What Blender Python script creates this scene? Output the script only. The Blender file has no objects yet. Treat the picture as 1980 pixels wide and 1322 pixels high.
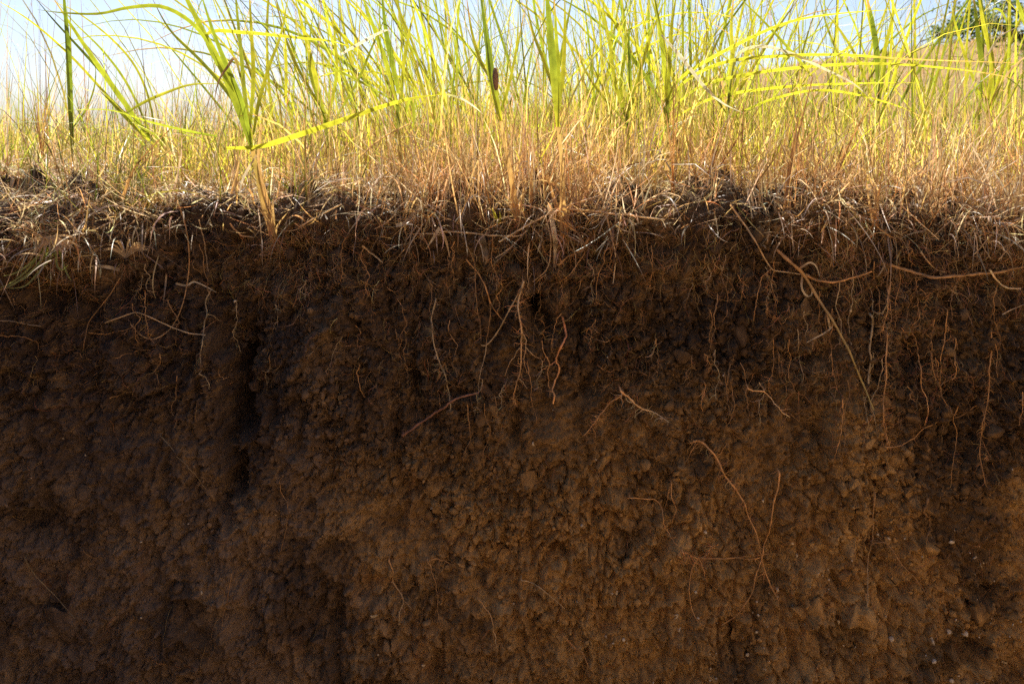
import bpy, math
import numpy as np
from mathutils import Vector

# ---------------------------------------------------------------- camera, sky, sun, exposure
scene = bpy.context.scene
col = scene.collection
CAM_D, CAM_Z, FOC = 1.925, 0.15, 1925.0        # metres from the soil face, height above the turf, focal length in photo pixels
cam_data = bpy.data.cameras.new("camera")
cam = bpy.data.objects.new("camera", cam_data)
col.objects.link(cam)
cam.location = (0.0, -CAM_D, CAM_Z)
cam.rotation_euler = (math.radians(90), 0, 0)
cam_data.sensor_width = 36.0
cam_data.lens = 35.0
cam_data.shift_y = -0.2076
cam_data.clip_start = 0.02
cam_data.clip_end = 2000.0
cam_data.dof.use_dof = True
cam_data.dof.focus_distance = 1.93
cam_data.dof.aperture_fstop = 9.0
scene.camera = cam

SUN_EL, SUN_AZ = math.radians(58), math.radians(-12)     # azimuth: 0 = straight behind the field, negative = to the left
world = bpy.data.worlds.new("World")
scene.world = world
world.use_nodes = True
wn = world.node_tree
sky = wn.nodes.new("ShaderNodeTexSky")
sky.sky_type = 'NISHITA'
sky.sun_disc = False
sky.sun_elevation = SUN_EL
sky.sun_rotation = SUN_AZ
sky.air_density = 0.6
sky.dust_density = 1.5
sky.ozone_density = 1.5
wn.links.new(sky.outputs[0], wn.nodes["Background"].inputs[0])
wn.nodes["Background"].inputs[1].default_value = 0.09

sun_data = bpy.data.lights.new("sun", 'SUN')
sun_data.energy = 5.0
sun_data.angle = math.radians(0.5)
sun_data.color = (1.0, 0.95, 0.86)
sun = bpy.data.objects.new("sun", sun_data)
col.objects.link(sun)
sdir = Vector((math.sin(SUN_AZ) * math.cos(SUN_EL), math.cos(SUN_AZ) * math.cos(SUN_EL), math.sin(SUN_EL)))
sun.rotation_euler = sdir.to_track_quat('Z', 'Y').to_euler()

scene.view_settings.view_transform = 'Standard'
scene.view_settings.look = 'None'
scene.view_settings.gamma = 1.0
scene.view_settings.exposure = 1.0
scene.cycles.use_denoising = False
scene.cycles.max_bounces = 6
scene.cycles.transmission_bounces = 6
scene.cycles.diffuse_bounces = 4

rng = np.random.default_rng(7)

# ---------------------------------------------------------------- noise
def _h(ix, iy, seed):
    n = (ix.astype(np.int64) * 374761393 + iy.astype(np.int64) * 668265263 + seed * 982451653) & 0xffffffff
    n = ((n ^ (n >> 13)) * 1274126177) & 0xffffffff
    n = ((n ^ (n >> 16)) * 2246822519) & 0xffffffff
    return ((n ^ (n >> 15)) & 0xffffff) / float(0xffffff)

def vnoise(x, y, seed=0):
    ix, iy = np.floor(x), np.floor(y)
    fx, fy = x - ix, y - iy
    fx = fx * fx * fx * (fx * (fx * 6 - 15) + 10)
    fy = fy * fy * fy * (fy * (fy * 6 - 15) + 10)
    a, b = _h(ix, iy, seed), _h(ix + 1, iy, seed)
    c, d = _h(ix, iy + 1, seed), _h(ix + 1, iy + 1, seed)
    return (a * (1 - fx) + b * fx) * (1 - fy) + (c * (1 - fx) + d * fx) * fy * 1.0

def fbm(x, y, seed=0, octv=4, gain=0.5):
    s, a, t = 0.0, 1.0, 0.0
    for o in range(octv):
        s = s + a * (vnoise(x, y, seed + o * 17) - 0.5)
        t += a
        a *= gain
        x, y = x * 2.03 + 3.1, y * 2.03 + 7.7
    return s / t * 2.0

def worley(x, y, seed=0):
    ix, iy = np.floor(x), np.floor(y)
    best = np.full(np.shape(x), 9.0)
    for dx in (-1, 0, 1):
        for dy in (-1, 0, 1):
            cx, cy = ix + dx, iy + dy
            px = cx + _h(cx, cy, seed)
            py = cy + _h(cx, cy, seed + 5)
            best = np.minimum(best, (px - x) ** 2 + (py - y) ** 2)
    return np.sqrt(best)

def worley_gap(x, y, seed=0):
    """distance to the border between cells"""
    ix, iy = np.floor(x), np.floor(y)
    f1 = np.full(np.shape(x), 9.0); f2 = f1.copy()
    for dx in (-1, 0, 1):
        for dy in (-1, 0, 1):
            cx, cy = ix + dx, iy + dy
            d = np.sqrt((cx + _h(cx, cy, seed) - x) ** 2 + (cy + _h(cx, cy, seed + 5) - y) ** 2)
            f2 = np.minimum(f2, np.maximum(d, f1)); f1 = np.minimum(f1, d)
    return f2 - f1

def sstep(a, b, x):
    t = np.clip((x - a) / (b - a), 0, 1)
    return t * t * (3 - 2 * t)

# ---------------------------------------------------------------- helpers
def P(px, py, y=0.0):
    """a photo pixel at a real depth y behind the soil face -> point in metres"""
    d = CAM_D + y
    return ((px - 990.0) / FOC * d, y, CAM_Z + (250.0 - py) / FOC * d)

def tag(o, label=None, cat=None, group=None, kind=None):
    if label: o["label"] = label
    if cat: o["category"] = cat
    if group: o["group"] = group
    if kind: o["kind"] = kind
    return o

def mesh_obj(name, verts, faces_flat, nper, mat, parent=None, colors=None, smooth=True):
    """verts (N,3), faces_flat (M,nper) all faces of one size"""
    verts = np.asarray(verts, dtype=np.float32)
    f = np.asarray(faces_flat, dtype=np.int32)
    me = bpy.data.meshes.new(name)
    me.vertices.add(len(verts))
    me.vertices.foreach_set("co", verts.ravel())
    me.loops.add(f.size)
    me.loops.foreach_set("vertex_index", f.ravel())
    me.polygons.add(len(f))
    me.polygons.foreach_set("loop_start", np.arange(0, f.size, nper, dtype=np.int32))
    me.polygons.foreach_set("loop_total", np.full(len(f), nper, dtype=np.int32))
    if smooth:
        me.polygons.foreach_set("use_smooth", np.ones(len(f), dtype=bool))
    me.update(calc_edges=True)
    if colors is not None:
        at = me.color_attributes.new("Col", 'FLOAT_COLOR', 'POINT')
        c = np.ones((len(verts), 4), dtype=np.float32)
        c[:, :3] = colors
        at.data.foreach_set("color", c.ravel())
    me.materials.append(mat)
    o = bpy.data.objects.new(name, me)
    col.objects.link(o)
    if parent is not None:
        o.parent = parent
        o.matrix_parent_inverse = parent.matrix_world.inverted()
    return o

def empty(name, loc):
    e = bpy.data.objects.new(name, None)
    e.location = loc
    e.empty_display_size = 0.02
    col.objects.link(e)
    e.matrix_world.translation = Vector(loc)
    return e

def spline(pts, n):
    """Catmull-Rom through points, n samples"""
    p = np.asarray(pts, dtype=float)
    if len(p) == 2:
        t = np.linspace(0, 1, n)[:, None]
        return p[0] * (1 - t) + p[1] * t
    p = np.vstack([2 * p[0] - p[1], p, 2 * p[-1] - p[-2]])
    m = len(p) - 3
    u = np.linspace(0, m - 1e-6, n)
    k = u.astype(int)
    t = (u - k)[:, None]
    a, b, c, d = p[k], p[k + 1], p[k + 2], p[k + 3]
    return 0.5 * (2 * b + (c - a) * t + (2 * a - 5 * b + 4 * c - d) * t ** 2 + (-a + 3 * b - 3 * c + d) * t ** 3)

# ---------------------------------------------------------------- materials
def nodes_of(name):
    m = bpy.data.materials.new(name)
    m.use_nodes = True
    nt = m.node_tree
    nt.nodes.clear()
    out = nt.nodes.new("ShaderNodeOutputMaterial")
    return m, nt, out

def mat_leaf(name, trans=0.5, rough=0.45, spec=0.35, tmul=(1.0, 1.0, 1.0), streak=0.25, tval=1.5):
    m, nt, out = nodes_of(name)
    N, L = nt.nodes, nt.links
    at = N.new("ShaderNodeAttribute"); at.attribute_name = "Col"
    tc = N.new("ShaderNodeTexCoord")
    ns = N.new("ShaderNodeTexNoise"); ns.inputs["Scale"].default_value = 60; ns.inputs["Detail"].default_value = 3
    L.new(tc.outputs["Object"], ns.inputs["Vector"])
    mr = N.new("ShaderNodeMapRange")
    mr.inputs["From Min"].default_value = 0.3; mr.inputs["From Max"].default_value = 0.7
    mr.inputs["To Min"].default_value = 1 - streak; mr.inputs["To Max"].default_value = 1 + streak
    L.new(ns.outputs["Fac"], mr.inputs["Value"])
    mul = N.new("ShaderNodeVectorMath"); mul.operation = 'SCALE'
    L.new(at.outputs["Color"], mul.inputs[0]); L.new(mr.outputs["Result"], mul.inputs["Scale"])
    pb = N.new("ShaderNodeBsdfPrincipled")
    pb.inputs["Roughness"].default_value = rough
    pb.inputs["Specular IOR Level"].default_value = spec
    L.new(mul.outputs[0], pb.inputs["Base Color"])
    tm = N.new("ShaderNodeVectorMath"); tm.operation = 'MULTIPLY'
    tm.inputs[1].default_value = [c * tval for c in tmul]
    L.new(mul.outputs[0], tm.inputs[0])
    tr = N.new("ShaderNodeBsdfTranslucent")
    L.new(tm.outputs[0], tr.inputs["Color"])
    mx = N.new("ShaderNodeMixShader"); mx.inputs[0].default_value = trans
    L.new(pb.outputs[0], mx.inputs[1]); L.new(tr.outputs[0], mx.inputs[2])
    L.new(mx.outputs[0], out.inputs["Surface"])
    return m

def mat_soil(name, crumb=False, ground=False):
    m, nt, out = nodes_of(name)
    N, L = nt.nodes, nt.links
    geo = N.new("ShaderNodeNewGeometry")
    def noise(scale, detail=5, rough=0.55, vec=None, dist=0.0):
        n = N.new("ShaderNodeTexNoise")
        n.inputs["Scale"].default_value = scale; n.inputs["Detail"].default_value = detail
        n.inputs["Roughness"].default_value = rough; n.inputs["Distortion"].default_value = dist
        L.new(vec or geo.outputs["Position"], n.inputs["Vector"])
        return n
    def ramp(val, a, b, lo=0.0, hi=1.0):
        r = N.new("ShaderNodeMapRange"); r.interpolation_type = 'SMOOTHSTEP'
        r.inputs["From Min"].default_value = a; r.inputs["From Max"].default_value = b
        r.inputs["To Min"].default_value = lo; r.inputs["To Max"].default_value = hi
        L.new(val, r.inputs["Value"]); return r.outputs["Result"]
    def mixc(fac, a, b):
        x = N.new("ShaderNodeMix"); x.data_type = 'RGBA'
        L.new(fac, x.inputs["Factor"])
        for s, v in ((6, a), (7, b)):
            if isinstance(v, tuple): x.inputs[s].default_value = (*v, 1)
            else: L.new(v, x.inputs[s])
        return x.outputs[2]
    def mul(a, b):
        x = N.new("ShaderNodeMath"); x.operation = 'MULTIPLY'
        L.new(a, x.inputs[0])
        if isinstance(b, float): x.inputs[1].default_value = b
        else: L.new(b, x.inputs[1])
        return x.outputs[0]
    sep = N.new("ShaderNodeSeparateXYZ"); L.new(geo.outputs["Position"], sep.inputs[0])
    warp = noise(3.0, 4)
    wz = N.new("ShaderNodeMath"); wz.operation = 'MULTIPLY_ADD'
    L.new(warp.outputs["Fac"], wz.inputs[0]); wz.inputs[1].default_value = 0.5; L.new(sep.outputs["Z"], wz.inputs[2])
    # soil horizons: dark humus above, browner subsoil below
    horizon = ramp(wz.outputs[0], -0.02, -0.48)
    wx = N.new("ShaderNodeMath"); wx.operation = 'MULTIPLY_ADD'
    L.new(warp.outputs["Fac"], wx.inputs[0]); wx.inputs[1].default_value = 0.6; L.new(sep.outputs["X"], wx.inputs[2])
    side = ramp(wx.outputs[0], -0.35, 0.45)          # greyer clay to ochre loam; the left end's shade also put into the colour
    humus = mixc(side, (0.090, 0.061, 0.047), (0.128, 0.080, 0.043))
    sub = mixc(side, (0.225, 0.155, 0.108), (0.51, 0.298, 0.112))
    c = mixc(horizon, humus, sub)
    blotch = noise(5.5, 6, 0.6, dist=0.6)
    hb = N.new("ShaderNodeMath"); hb.operation = 'MULTIPLY_ADD'; L.new(horizon, hb.inputs[0]); hb.inputs[1].default_value = 0.6; hb.inputs[2].default_value = 0.25
    c = mixc(mul(ramp(blotch.outputs["Fac"], 0.48, 0.60), hb.outputs[0]), c, mixc(side, (0.30, 0.20, 0.12), (0.58, 0.36, 0.145)))
    blot2 = noise(19, 5, 0.6, dist=0.8)
    c = mixc(mul(ramp(blot2.outputs["Fac"], 0.55, 0.64), 0.45), c, (0.36, 0.225, 0.105))
    rust = noise(7.5, 3, 0.5, dist=0.3)
    c = mixc(mul(mul(ramp(rust.outputs["Fac"], 0.60, 0.76), horizon), 0.6), c, (0.30, 0.125, 0.045))
    tongue = noise(4.2, 5, 0.6, dist=0.8)
    c = mixc(mul(ramp(tongue.outputs['Fac'], 0.50, 0.62), 0.68), c, (0.075, 0.048, 0.033))
    fine = noise(70, 6, 0.7)
    c2 = N.new("ShaderNodeVectorMath"); c2.operation = 'SCALE'
    L.new(c, c2.inputs[0]); L.new(ramp(fine.outputs["Fac"], 0.25, 0.75, 0.76, 1.26), c2.inputs["Scale"])
    c = c2.outputs[0]
    if crumb:
        c3 = N.new("ShaderNodeVectorMath"); c3.operation = 'SCALE'
        L.new(c, c3.inputs[0]); L.new(ramp(geo.outputs["Random Per Island"], 0, 1, 0.78, 1.22), c3.inputs["Scale"])
        c = c3.outputs[0]
    # pale mineral grains
    vor = N.new("ShaderNodeTexVoronoi"); vor.inputs["Scale"].default_value = 160
    L.new(geo.outputs["Position"], vor.inputs["Vector"])
    sepc = N.new("ShaderNodeSeparateColor"); L.new(vor.outputs["Color"], sepc.inputs[0])
    g1 = ramp(vor.outputs["Distance"], 0.32, 0.18)
    g2 = ramp(sepc.outputs[0], 0.962, 0.968)
    c = mixc(mul(mul(g1, g2), 0.7), c, (0.33, 0.25, 0.17))
    pb = N.new("ShaderNodeBsdfPrincipled")
    pb.inputs["Roughness"].default_value = 0.92
    pb.inputs["Specular IOR Level"].default_value = 0.18
    L.new(c, pb.inputs["Base Color"])
    b1 = noise(170, 8, 0.78)
    b2 = noise(620, 3, 0.6)
    bump = N.new("ShaderNodeBump"); bump.inputs["Strength"].default_value = 0.8; bump.inputs["Distance"].default_value = 0.010
    L.new(b1.outputs["Fac"], bump.inputs["Height"])
    bump2 = N.new("ShaderNodeBump"); bump2.inputs["Strength"].default_value = 0.35; bump2.inputs["Distance"].default_value = 0.002
    L.new(b2.outputs["Fac"], bump2.inputs["Height"]); L.new(bump.outputs[0], bump2.inputs["Normal"])
    L.new(bump2.outputs[0], pb.inputs["Normal"])
    L.new(pb.outputs[0], out.inputs["Surface"])
    return m

def mat_plain(name, c1, c2, scale=80, rough=0.8, spec=0.2, bump=0.003, bscale=200):
    m, nt, out = nodes_of(name)
    N, L = nt.nodes, nt.links
    geo = N.new("ShaderNodeNewGeometry")
    ns = N.new("ShaderNodeTexNoise"); ns.inputs["Scale"].default_value = scale; ns.inputs["Detail"].default_value = 6
    L.new(geo.outputs["Position"], ns.inputs["Vector"])
    mr = N.new("ShaderNodeMapRange"); mr.inputs["From Min"].default_value = 0.3; mr.inputs["From Max"].default_value = 0.7
    L.new(ns.outputs["Fac"], mr.inputs["Value"])
    x = N.new("ShaderNodeMix"); x.data_type = 'RGBA'
    L.new(mr.outputs["Result"], x.inputs["Factor"])
    x.inputs[6].default_value = (*c1, 1); x.inputs[7].default_value = (*c2, 1)
    pb = N.new("ShaderNodeBsdfPrincipled")
    pb.inputs["Roughness"].default_value = rough; pb.inputs["Specular IOR Level"].default_value = spec
    L.new(x.outputs[2], pb.inputs["Base Color"])
    nb = N.new("ShaderNodeTexNoise"); nb.inputs["Scale"].default_value = bscale; nb.inputs["Detail"].default_value = 4
    L.new(geo.outputs["Position"], nb.inputs["Vector"])
    bu = N.new("ShaderNodeBump"); bu.inputs["Distance"].default_value = bump; bu.inputs["Strength"].default_value = 0.8
    L.new(nb.outputs["Fac"], bu.inputs["Height"]); L.new(bu.outputs[0], pb.inputs["Normal"])
    L.new(pb.outputs[0], out.inputs["Surface"])
    return m

M_SOIL = mat_soil("soil")
M_BOUNCE = mat_plain("bounce_soil", (0.24, 0.16, 0.088), (0.32, 0.215, 0.125), scale=4.0, rough=0.95, bump=0.02, bscale=30)  # soil of the added slope that bounces light
M_CRUMB = mat_soil("soil_crumbs", crumb=True)
M_GREEN = mat_leaf("green_blade", trans=0.55, rough=0.40, spec=0.4, tmul=(1.10, 1.05, 0.5), tval=1.85)
M_STRAW = mat_leaf("dry_straw", trans=0.38, rough=0.42, spec=0.45, tmul=(1.08, 0.98, 0.76), tval=1.4)
M_WHITE = mat_leaf("pale_glint_blade", trans=0.5, rough=0.35, spec=0.5, tmul=(1.0, 0.97, 0.85), tval=1.5)  # pale dry blades and those with sun glint put into the colour
M_STALK = mat_leaf("stalk_sheath", trans=0.5, rough=0.42, spec=0.4, tmul=(1.15, 1.0, 0.6), tval=1.5)
M_ROOT = mat_leaf("root_skin", trans=0.12, rough=0.6, spec=0.25, streak=0.35)
M_LEAF = mat_leaf("tree_leaf", trans=0.35, rough=0.5, spec=0.3, tmul=(1.1, 1.1, 0.5))
M_FIELD = mat_plain("dry_field", (0.20, 0.125, 0.055), (0.30, 0.20, 0.085), scale=3.0, rough=0.95, bump=0.03, bscale=14)
M_PEBBLE = mat_plain("pale_stone", (0.48, 0.38, 0.26), (0.74, 0.63, 0.48), scale=220, rough=0.85, bump=0.002, bscale=500)
M_BARK = mat_plain("bark", (0.035, 0.027, 0.022), (0.085, 0.066, 0.05), scale=18, rough=0.95, bump=0.01, bscale=40)
M_COCOON = mat_plain("cocoon_case", (0.16, 0.085, 0.045), (0.50, 0.31, 0.16), scale=140, rough=0.9, bump=0.004, bscale=260)

# ---------------------------------------------------------------- the cut bank: shape
EDGE_X = (np.array([-900, 0, 120, 250, 400, 550, 800, 1000, 1150, 1300, 1400, 1600, 1800, 1980, 2900]) - 990) / 1000.0
EDGE_Z = (400 - np.array([430, 428, 425, 412, 392, 392, 392, 400, 398, 384, 380, 396, 412, 424, 410])) / 1000.0
LIP = 0.055

def edge_z(x):
    return np.interp(x, EDGE_X, EDGE_Z) + 0.020 * fbm(x * 8, x * 0 + 3.3, 91, 3) + 0.005 * fbm(x * 31, x * 0 + 8.3, 93, 2)

def pit(x, z, cx, cy, rx, rz, depth, seed=0):
    """soft hollow centred at photo pixel (cx, cy)"""
    wx = x + 0.018 * fbm(x * 45, z * 45, 300 + seed, 3)
    wz = z + 0.022 * fbm(x * 38, z * 38, 340 + seed, 3)
    d = ((wx - (cx - 990) / 1000.0) / rx) ** 2 + ((wz - (400 - cy) / 1000.0) / rz) ** 2
    return -depth * np.exp(-d ** 1.5) * sstep(0.1, 0.62, vnoise(x * 34, z * 26, 360 + seed))

def granular(x, z):
    g = 0.25 + 1.7 * fbm(x * 3.6, z * 3.0, 41, 3) + 0.30 * sstep(-0.60, -0.15, z)
    g = g - 0.6 * sstep(-0.58, -0.72, x) * sstep(-0.05, -0.15, z)                      # scraped smooth at the left end
    g = g + 0.6 * np.exp(-((x + 0.46) / 0.16) ** 2 - ((z + 0.30) / 0.24) ** 2)         # loose crumbs beside the gully
    g = g + 0.5 * np.exp(-((x - 0.72) / 0.26) ** 2 - ((z + 0.30) / 0.16) ** 2)
    g = g - 0.5 * np.exp(-((x - 0.24) / 0.12) ** 2 - ((z + 0.18) / 0.10) ** 2)
    g = g - 0.25 * sstep(-0.45, -0.7, z)
    return np.clip(g, 0.06, 1.0)

PITS = [  # cx, cy, rx, rz, depth
    (1036, 592, .013, .020, .075), (1048, 615, .022, .030, .025), (425, 560, .036, .06, .034), (462, 700, .030, .07, .055), (452, 775, .024, .07, .065), (458, 855, .026, .08, .070), (446, 930, .024, .06, .050), (478, 960, .018, .04, .028), (505, 760, .02, .10, .022),
    (450, 640, .045, .12, .048), (520, 620, .05, .10, .015), (1125, 690, .012, .085, .02), (1110, 745, .02, .035, .024),
    (1210, 1035, .026, .020, .024), (1090, 1055, .030, .018, .022), (905, 1205, .006, .030, .02), (1660, 750, .03, .06, .022),
    (1590, 690, .03, .03, .018), (1530, 690, .05, .018, .018), (1835, 765, .035, .035, .030), (1900, 1170, .03, .05, .03),
    (1720, 1130, .022, .06, .03), (1590, 1085, .03, .03, .02), (1685, 720, .016, .09, .025), (850, 1290, .012, .06, .025),
    (1130, 1290, .008, .05, .02), (690, 640, .02, .03, .02), (640, 880, .01, .08, .014), (800, 730, .012, .07, .018),
    (60, 1010, .06, .03, .018), (100, 540, .16, .045, .030), (400, 470, .13, .035, .018), (600, 500, .14, .04, .016),
    (1000, 830, .012, .05, .02), (1780, 670, .05, .03, .02), (1850, 840, .05, .03, .022), (1560, 850, .03, .04, .018),
    (1420, 1260, .02, .05, .015), (770, 860, .012, .06, .016), (1870, 1250, .016, .05, .02), (1690, 1010, .012, .07, .018),
    (480, 1080, .02, .04, .018), (640, 1200, .02, .05, .02), (150, 870, .03, .04, .014), (1380, 680, .02, .05, .016),
]

def wall_D(x, z):
    """outward relief of the soil face, metres"""
    g = granular(x, z)
    D = 0.034 * fbm(x * 3.1, z * 2.6, 11, 3)
    D = D + 0.022 * fbm(x * 15 + 2 * fbm(x * 4, z * 4, 5, 2), z * 4.0, 21, 3)
    D = D + 0.020 * fbm(x * 22, z * 18, 31, 4) + 0.010 * np.abs(fbm(x * 34, z * 30, 37, 3))
    # rounded lumps in two sizes, crumbly ones where the soil is granular
    wx = x + 0.006 * fbm(x * 60, z * 60, 61, 2); wz = z + 0.006 * fbm(x * 60, z * 60, 71, 2)
    w1 = worley(wx * 42, wz * 36, 3)
    w2 = worley(wx * 105, wz * 100, 9)
    w3 = worley(wx * 210, wz * 210, 15)
    D = D + 0.026 * g * (0.55 - w1) * sstep(0.2, 0.6, vnoise(x * 23, z * 23, 66)) + 0.015 * (0.3 + 0.7 * g) * (0.55 - w2) + 0.006 * (0.55 - w3)
    # ragged ledges: each leans out going down, then breaks back
    ph = -z * 13 + 1.7 * fbm(x * 9, z * 6, 81, 3) + 2.2 * fbm(x * 2.6, z * 1.5, 83, 2)
    fr = ph - np.floor(ph)
    D = D + 0.024 * (fr * sstep(1.0, 0.90, fr) - 0.45) * sstep(0.35, 0.75, vnoise(x * 11, z * 9, 86))
    ph = -z * 34 + 1.6 * fbm(x * 24, z * 16, 181, 3)
    fr = ph - np.floor(ph)
    D = D + 0.011 * (fr * sstep(1.0, 0.85, fr) - 0.45) * sstep(0.35, 0.7, vnoise(x * 27, z * 24, 186))
    # vertical streaks and gullies left by water and spade
    st = fbm(x * 34 + 1.2 * fbm(x * 7, z * 7, 87, 2), z * 5.0, 185, 3)
    D = D - 0.016 * sstep(0.18, 0.55, st) * sstep(-0.02, -0.12, z)
    # the soil breaks into clods with dark gaps between them
    ux = x + 0.012 * fbm(x * 28, z * 28, 501, 3); uz = z + 0.012 * fbm(x * 28, z * 28, 511, 3)
    D = D - 0.017 * sstep(0.16, 0.0, worley_gap(ux * 30, uz * 22, 33)) * sstep(0.42, 0.62, vnoise(x * 9, z * 8, 521))
    D = D - 0.010 * sstep(0.22, 0.0, worley_gap(ux * 66, uz * 56, 39)) * sstep(0.40, 0.62, vnoise(x * 14, z * 13, 531))
    D = D + 0.007 * _h(np.floor(ux * 52), np.floor(uz * 44 + 3 * _h(np.floor(ux * 52), np.floor(ux * 0), 8)), 541) * sstep(0.45, 0.6, vnoise(x * 12, z * 10, 551))
    # scaly broken plates
    pl = fbm(x * 26, z * 30, 95, 2)
    D = D + 0.012 * np.floor(pl * 4 + 0.6 * fbm(x * 90, z * 90, 97, 2)) / 4 * (1.25 - g)
    D = D + 0.0075 * fbm(x * 115, z * 115, 401, 2) + 0.006 * np.abs(fbm(x * 62, z * 55, 405, 3))
    for i, (cx, cy, rx, rz, dp) in enumerate(PITS):
        D = D + pit(x, z, cx, cy, rx * 1.15, rz, dp * 1.7, i)
    # matted turf bulges out over the face, most of all at the near end
    D = D + 0.022 * sstep(-0.13, -0.03, z) * (1 + 2.0 * fbm(x * 9, z * 9, 44, 3))
    D = D + 0.075 * sstep(-0.70, -0.86, x) * sstep(-0.17, -0.06, z + 0.05 * fbm(x * 11, z * 11, 47, 2))
    D = D - 0.018 * z                       # the face leans back slightly
    return D

def ground_z(x, y):
    """height of the turf surface behind the lip"""
    near = edge_z(x) * np.exp(-np.clip(y, 0, None) / 0.9)
    lump = 0.016 * fbm(x * 5, y * 5, 120, 4) + 0.075 * sstep(-0.45, -0.95, x) * sstep(0.02, 0.30, y) * np.exp(-np.clip(y, 0, None) / 1.5)
    r = sstep(4.0, 34.0, y)
    hill = r * (0.12 + 3.1 * sstep(-9, 20, x) + 1.2 * sstep(10, 45, x)) + 0.25 * r * fbm(x * 0.12, y * 0.12, 130, 3)
    return near + lump + hill - 0.02 * sstep(0.3, 2.0, y) - (0.14 * sstep(0.8, 4.0, y) + 0.3 * sstep(4, 20, y)) * sstep(1.5, -1.5, x / (1 + 0.2 * np.clip(y, 0, None)))

FX = 0.0030
xs = np.concatenate([np.linspace(-2.6, -1.6, 50)[:-1], np.arange(-1.6, -1.05, 0.006), np.arange(-1.05, 1.05, FX), np.arange(1.05, 1.6, 0.006), np.linspace(1.6, 2.6, 50)])
zw = np.concatenate([np.linspace(-1.25, -0.96, 40)[:-1], np.arange(-0.96, -LIP, FX)])
ang = np.linspace(0, math.pi / 2, 26)
yg = LIP + np.cumsum(np.geomspace(0.004, 0.045, 70))
ns_w, ns_a, ns_g = len(zw), len(ang), len(yg)
y0 = np.concatenate([np.zeros(ns_w), LIP - LIP * np.cos(ang), yg])
z0 = np.concatenate([zw, -LIP + LIP * np.sin(ang), np.zeros(ns_g)])
ny = np.concatenate([-np.ones(ns_w), -np.cos(ang), np.zeros(ns_g)])
nz = np.concatenate([np.zeros(ns_w), np.sin(ang), np.ones(ns_g)])
X, Z0 = np.meshgrid(xs, z0)
Y0 = np.meshgrid(xs, y0)[1]
NY = np.meshgrid(xs, ny)[1]; NZ = np.meshgrid(xs, nz)[1]
Zeff = Z0 + np.maximum(Y0 - LIP, 0)
D = wall_D(X, Zeff)
wg = np.clip((Y0 - LIP) / 0.10, 0, 1) * (NZ > 0.999)
Dg = 0.012 * fbm(X * 14, Y0 * 14, 140, 3) + 0.009 * (0.5 - worley(X * 60, Y0 * 60, 141)) + 0.005 * (0.5 - worley(X * 140, Y0 * 140, 142))
D_l = D * 0.8 * np.clip(1 - wg, 0, 1) + Dg * wg
DD = np.where(NZ > 0, D_l, D)
EW = np.clip(1 + Z0 / 0.3, 0, 1)
GZ = ground_z(X, np.maximum(Y0, 0))
EZ = edge_z(X)
YY = Y0 + NY * DD
# the part of the relief that leans the whole lip outward
ZZ = Z0 + NZ * DD * np.where(NZ > 0.999, 1, 0.5) + np.where(Y0 > LIP, EZ + (GZ - EZ) * sstep(LIP, 0.25, Y0), EZ * EW)
WALL_Y = YY[:ns_w]                        # for laying things on the face

def wall_y(x, z):
    x = np.asarray(x, float); z = np.asarray(z, float)
    e = edge_z(x)
    zz = np.where((z - e) / (1 + e / 0.3) > -0.3, (z - e) / (1 + e / 0.3), z)
    i = np.clip(np.searchsorted(xs, x), 0, len(xs) - 1)
    j = np.clip(np.searchsorted(zw, zz), 0, ns_w - 1)
    return WALL_Y[j, i]

def grid_faces(nr, nc):
    a = (np.arange(nr - 1)[:, None] * nc + np.arange(nc - 1)[None, :]).ravel()
    return np.stack([a, a + 1, a + nc + 1, a + nc], 1)

bank = mesh_obj("soil_bank", np.stack([X.ravel(), YY.ravel(), ZZ.ravel()], 1), grid_faces(len(z0), len(xs)), 4, M_SOIL)
tag(bank, "dark brown cut soil bank with crumbly vertical face under the grass", kind="structure")

# field behind, rising to a low hill on the right
fy = np.concatenate([[1.2], 1.2 + np.cumsum(np.geomspace(0.08, 9.0, 80))])
fx = np.concatenate([-np.geomspace(110, 0.3, 60), [0], np.geomspace(0.3, 110, 60)])
FXX, FYY = np.meshgrid(fx, fy)
FZ = ground_z(FXX, FYY) - 0.012
field = mesh_obj("field", np.stack([FXX.ravel(), FYY.ravel(), FZ.ravel()], 1), grid_faces(len(fy), len(fx)), 4, M_FIELD)
tag(field, "dry tan grass field rising to a low hill", kind="structure")

# unseen floor before the face; slope and left side added to shape its light
px_ = np.linspace(-6, 8, 141); py_ = np.linspace(-9, 0.12, 110)
PX, PY = np.meshgrid(px_, py_)
PZ = -1.12 + 0.03 * fbm(PX * 1.5, PY * 1.5, 150, 4) + 0.02 * (0.5 - worley(PX * 6, PY * 6, 151))
floor = mesh_obj("cutting_floor", np.stack([PX.ravel(), PY.ravel(), PZ.ravel()], 1), grid_faces(len(py_), len(px_)), 4, M_SOIL)
tag(floor, "bare dark soil floor of the cutting", kind="structure")
PZ2 = -1.22 + 2.8 * sstep(-3.6, -6.6, PY - 0.5 * PX) + 0.05 * fbm(PX * 1.5, PY * 1.5, 155, 4)
bounce_slope = mesh_obj("added_slope", np.stack([PX.ravel(), PY.ravel(), PZ2.ravel()], 1), grid_faces(len(py_), len(px_)), 4, M_BOUNCE)  # unseen slope added to bounce warm sunlight onto the face
tag(bounce_slope, "added unseen pale soil slope bouncing warm light onto the face", kind="structure")
sy = np.linspace(0.15, -4.4, 240); sz = np.linspace(-1.2, 0.0, 90)
SY, SZ = np.meshgrid(sy, sz)
SX = -1.55 + 0.03 * fbm(SY * 4, SZ * 4, 160, 4) + 0.012 * (0.5 - worley(SY * 18, SZ * 18, 161)) + 0.04 * SZ * -1
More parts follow.
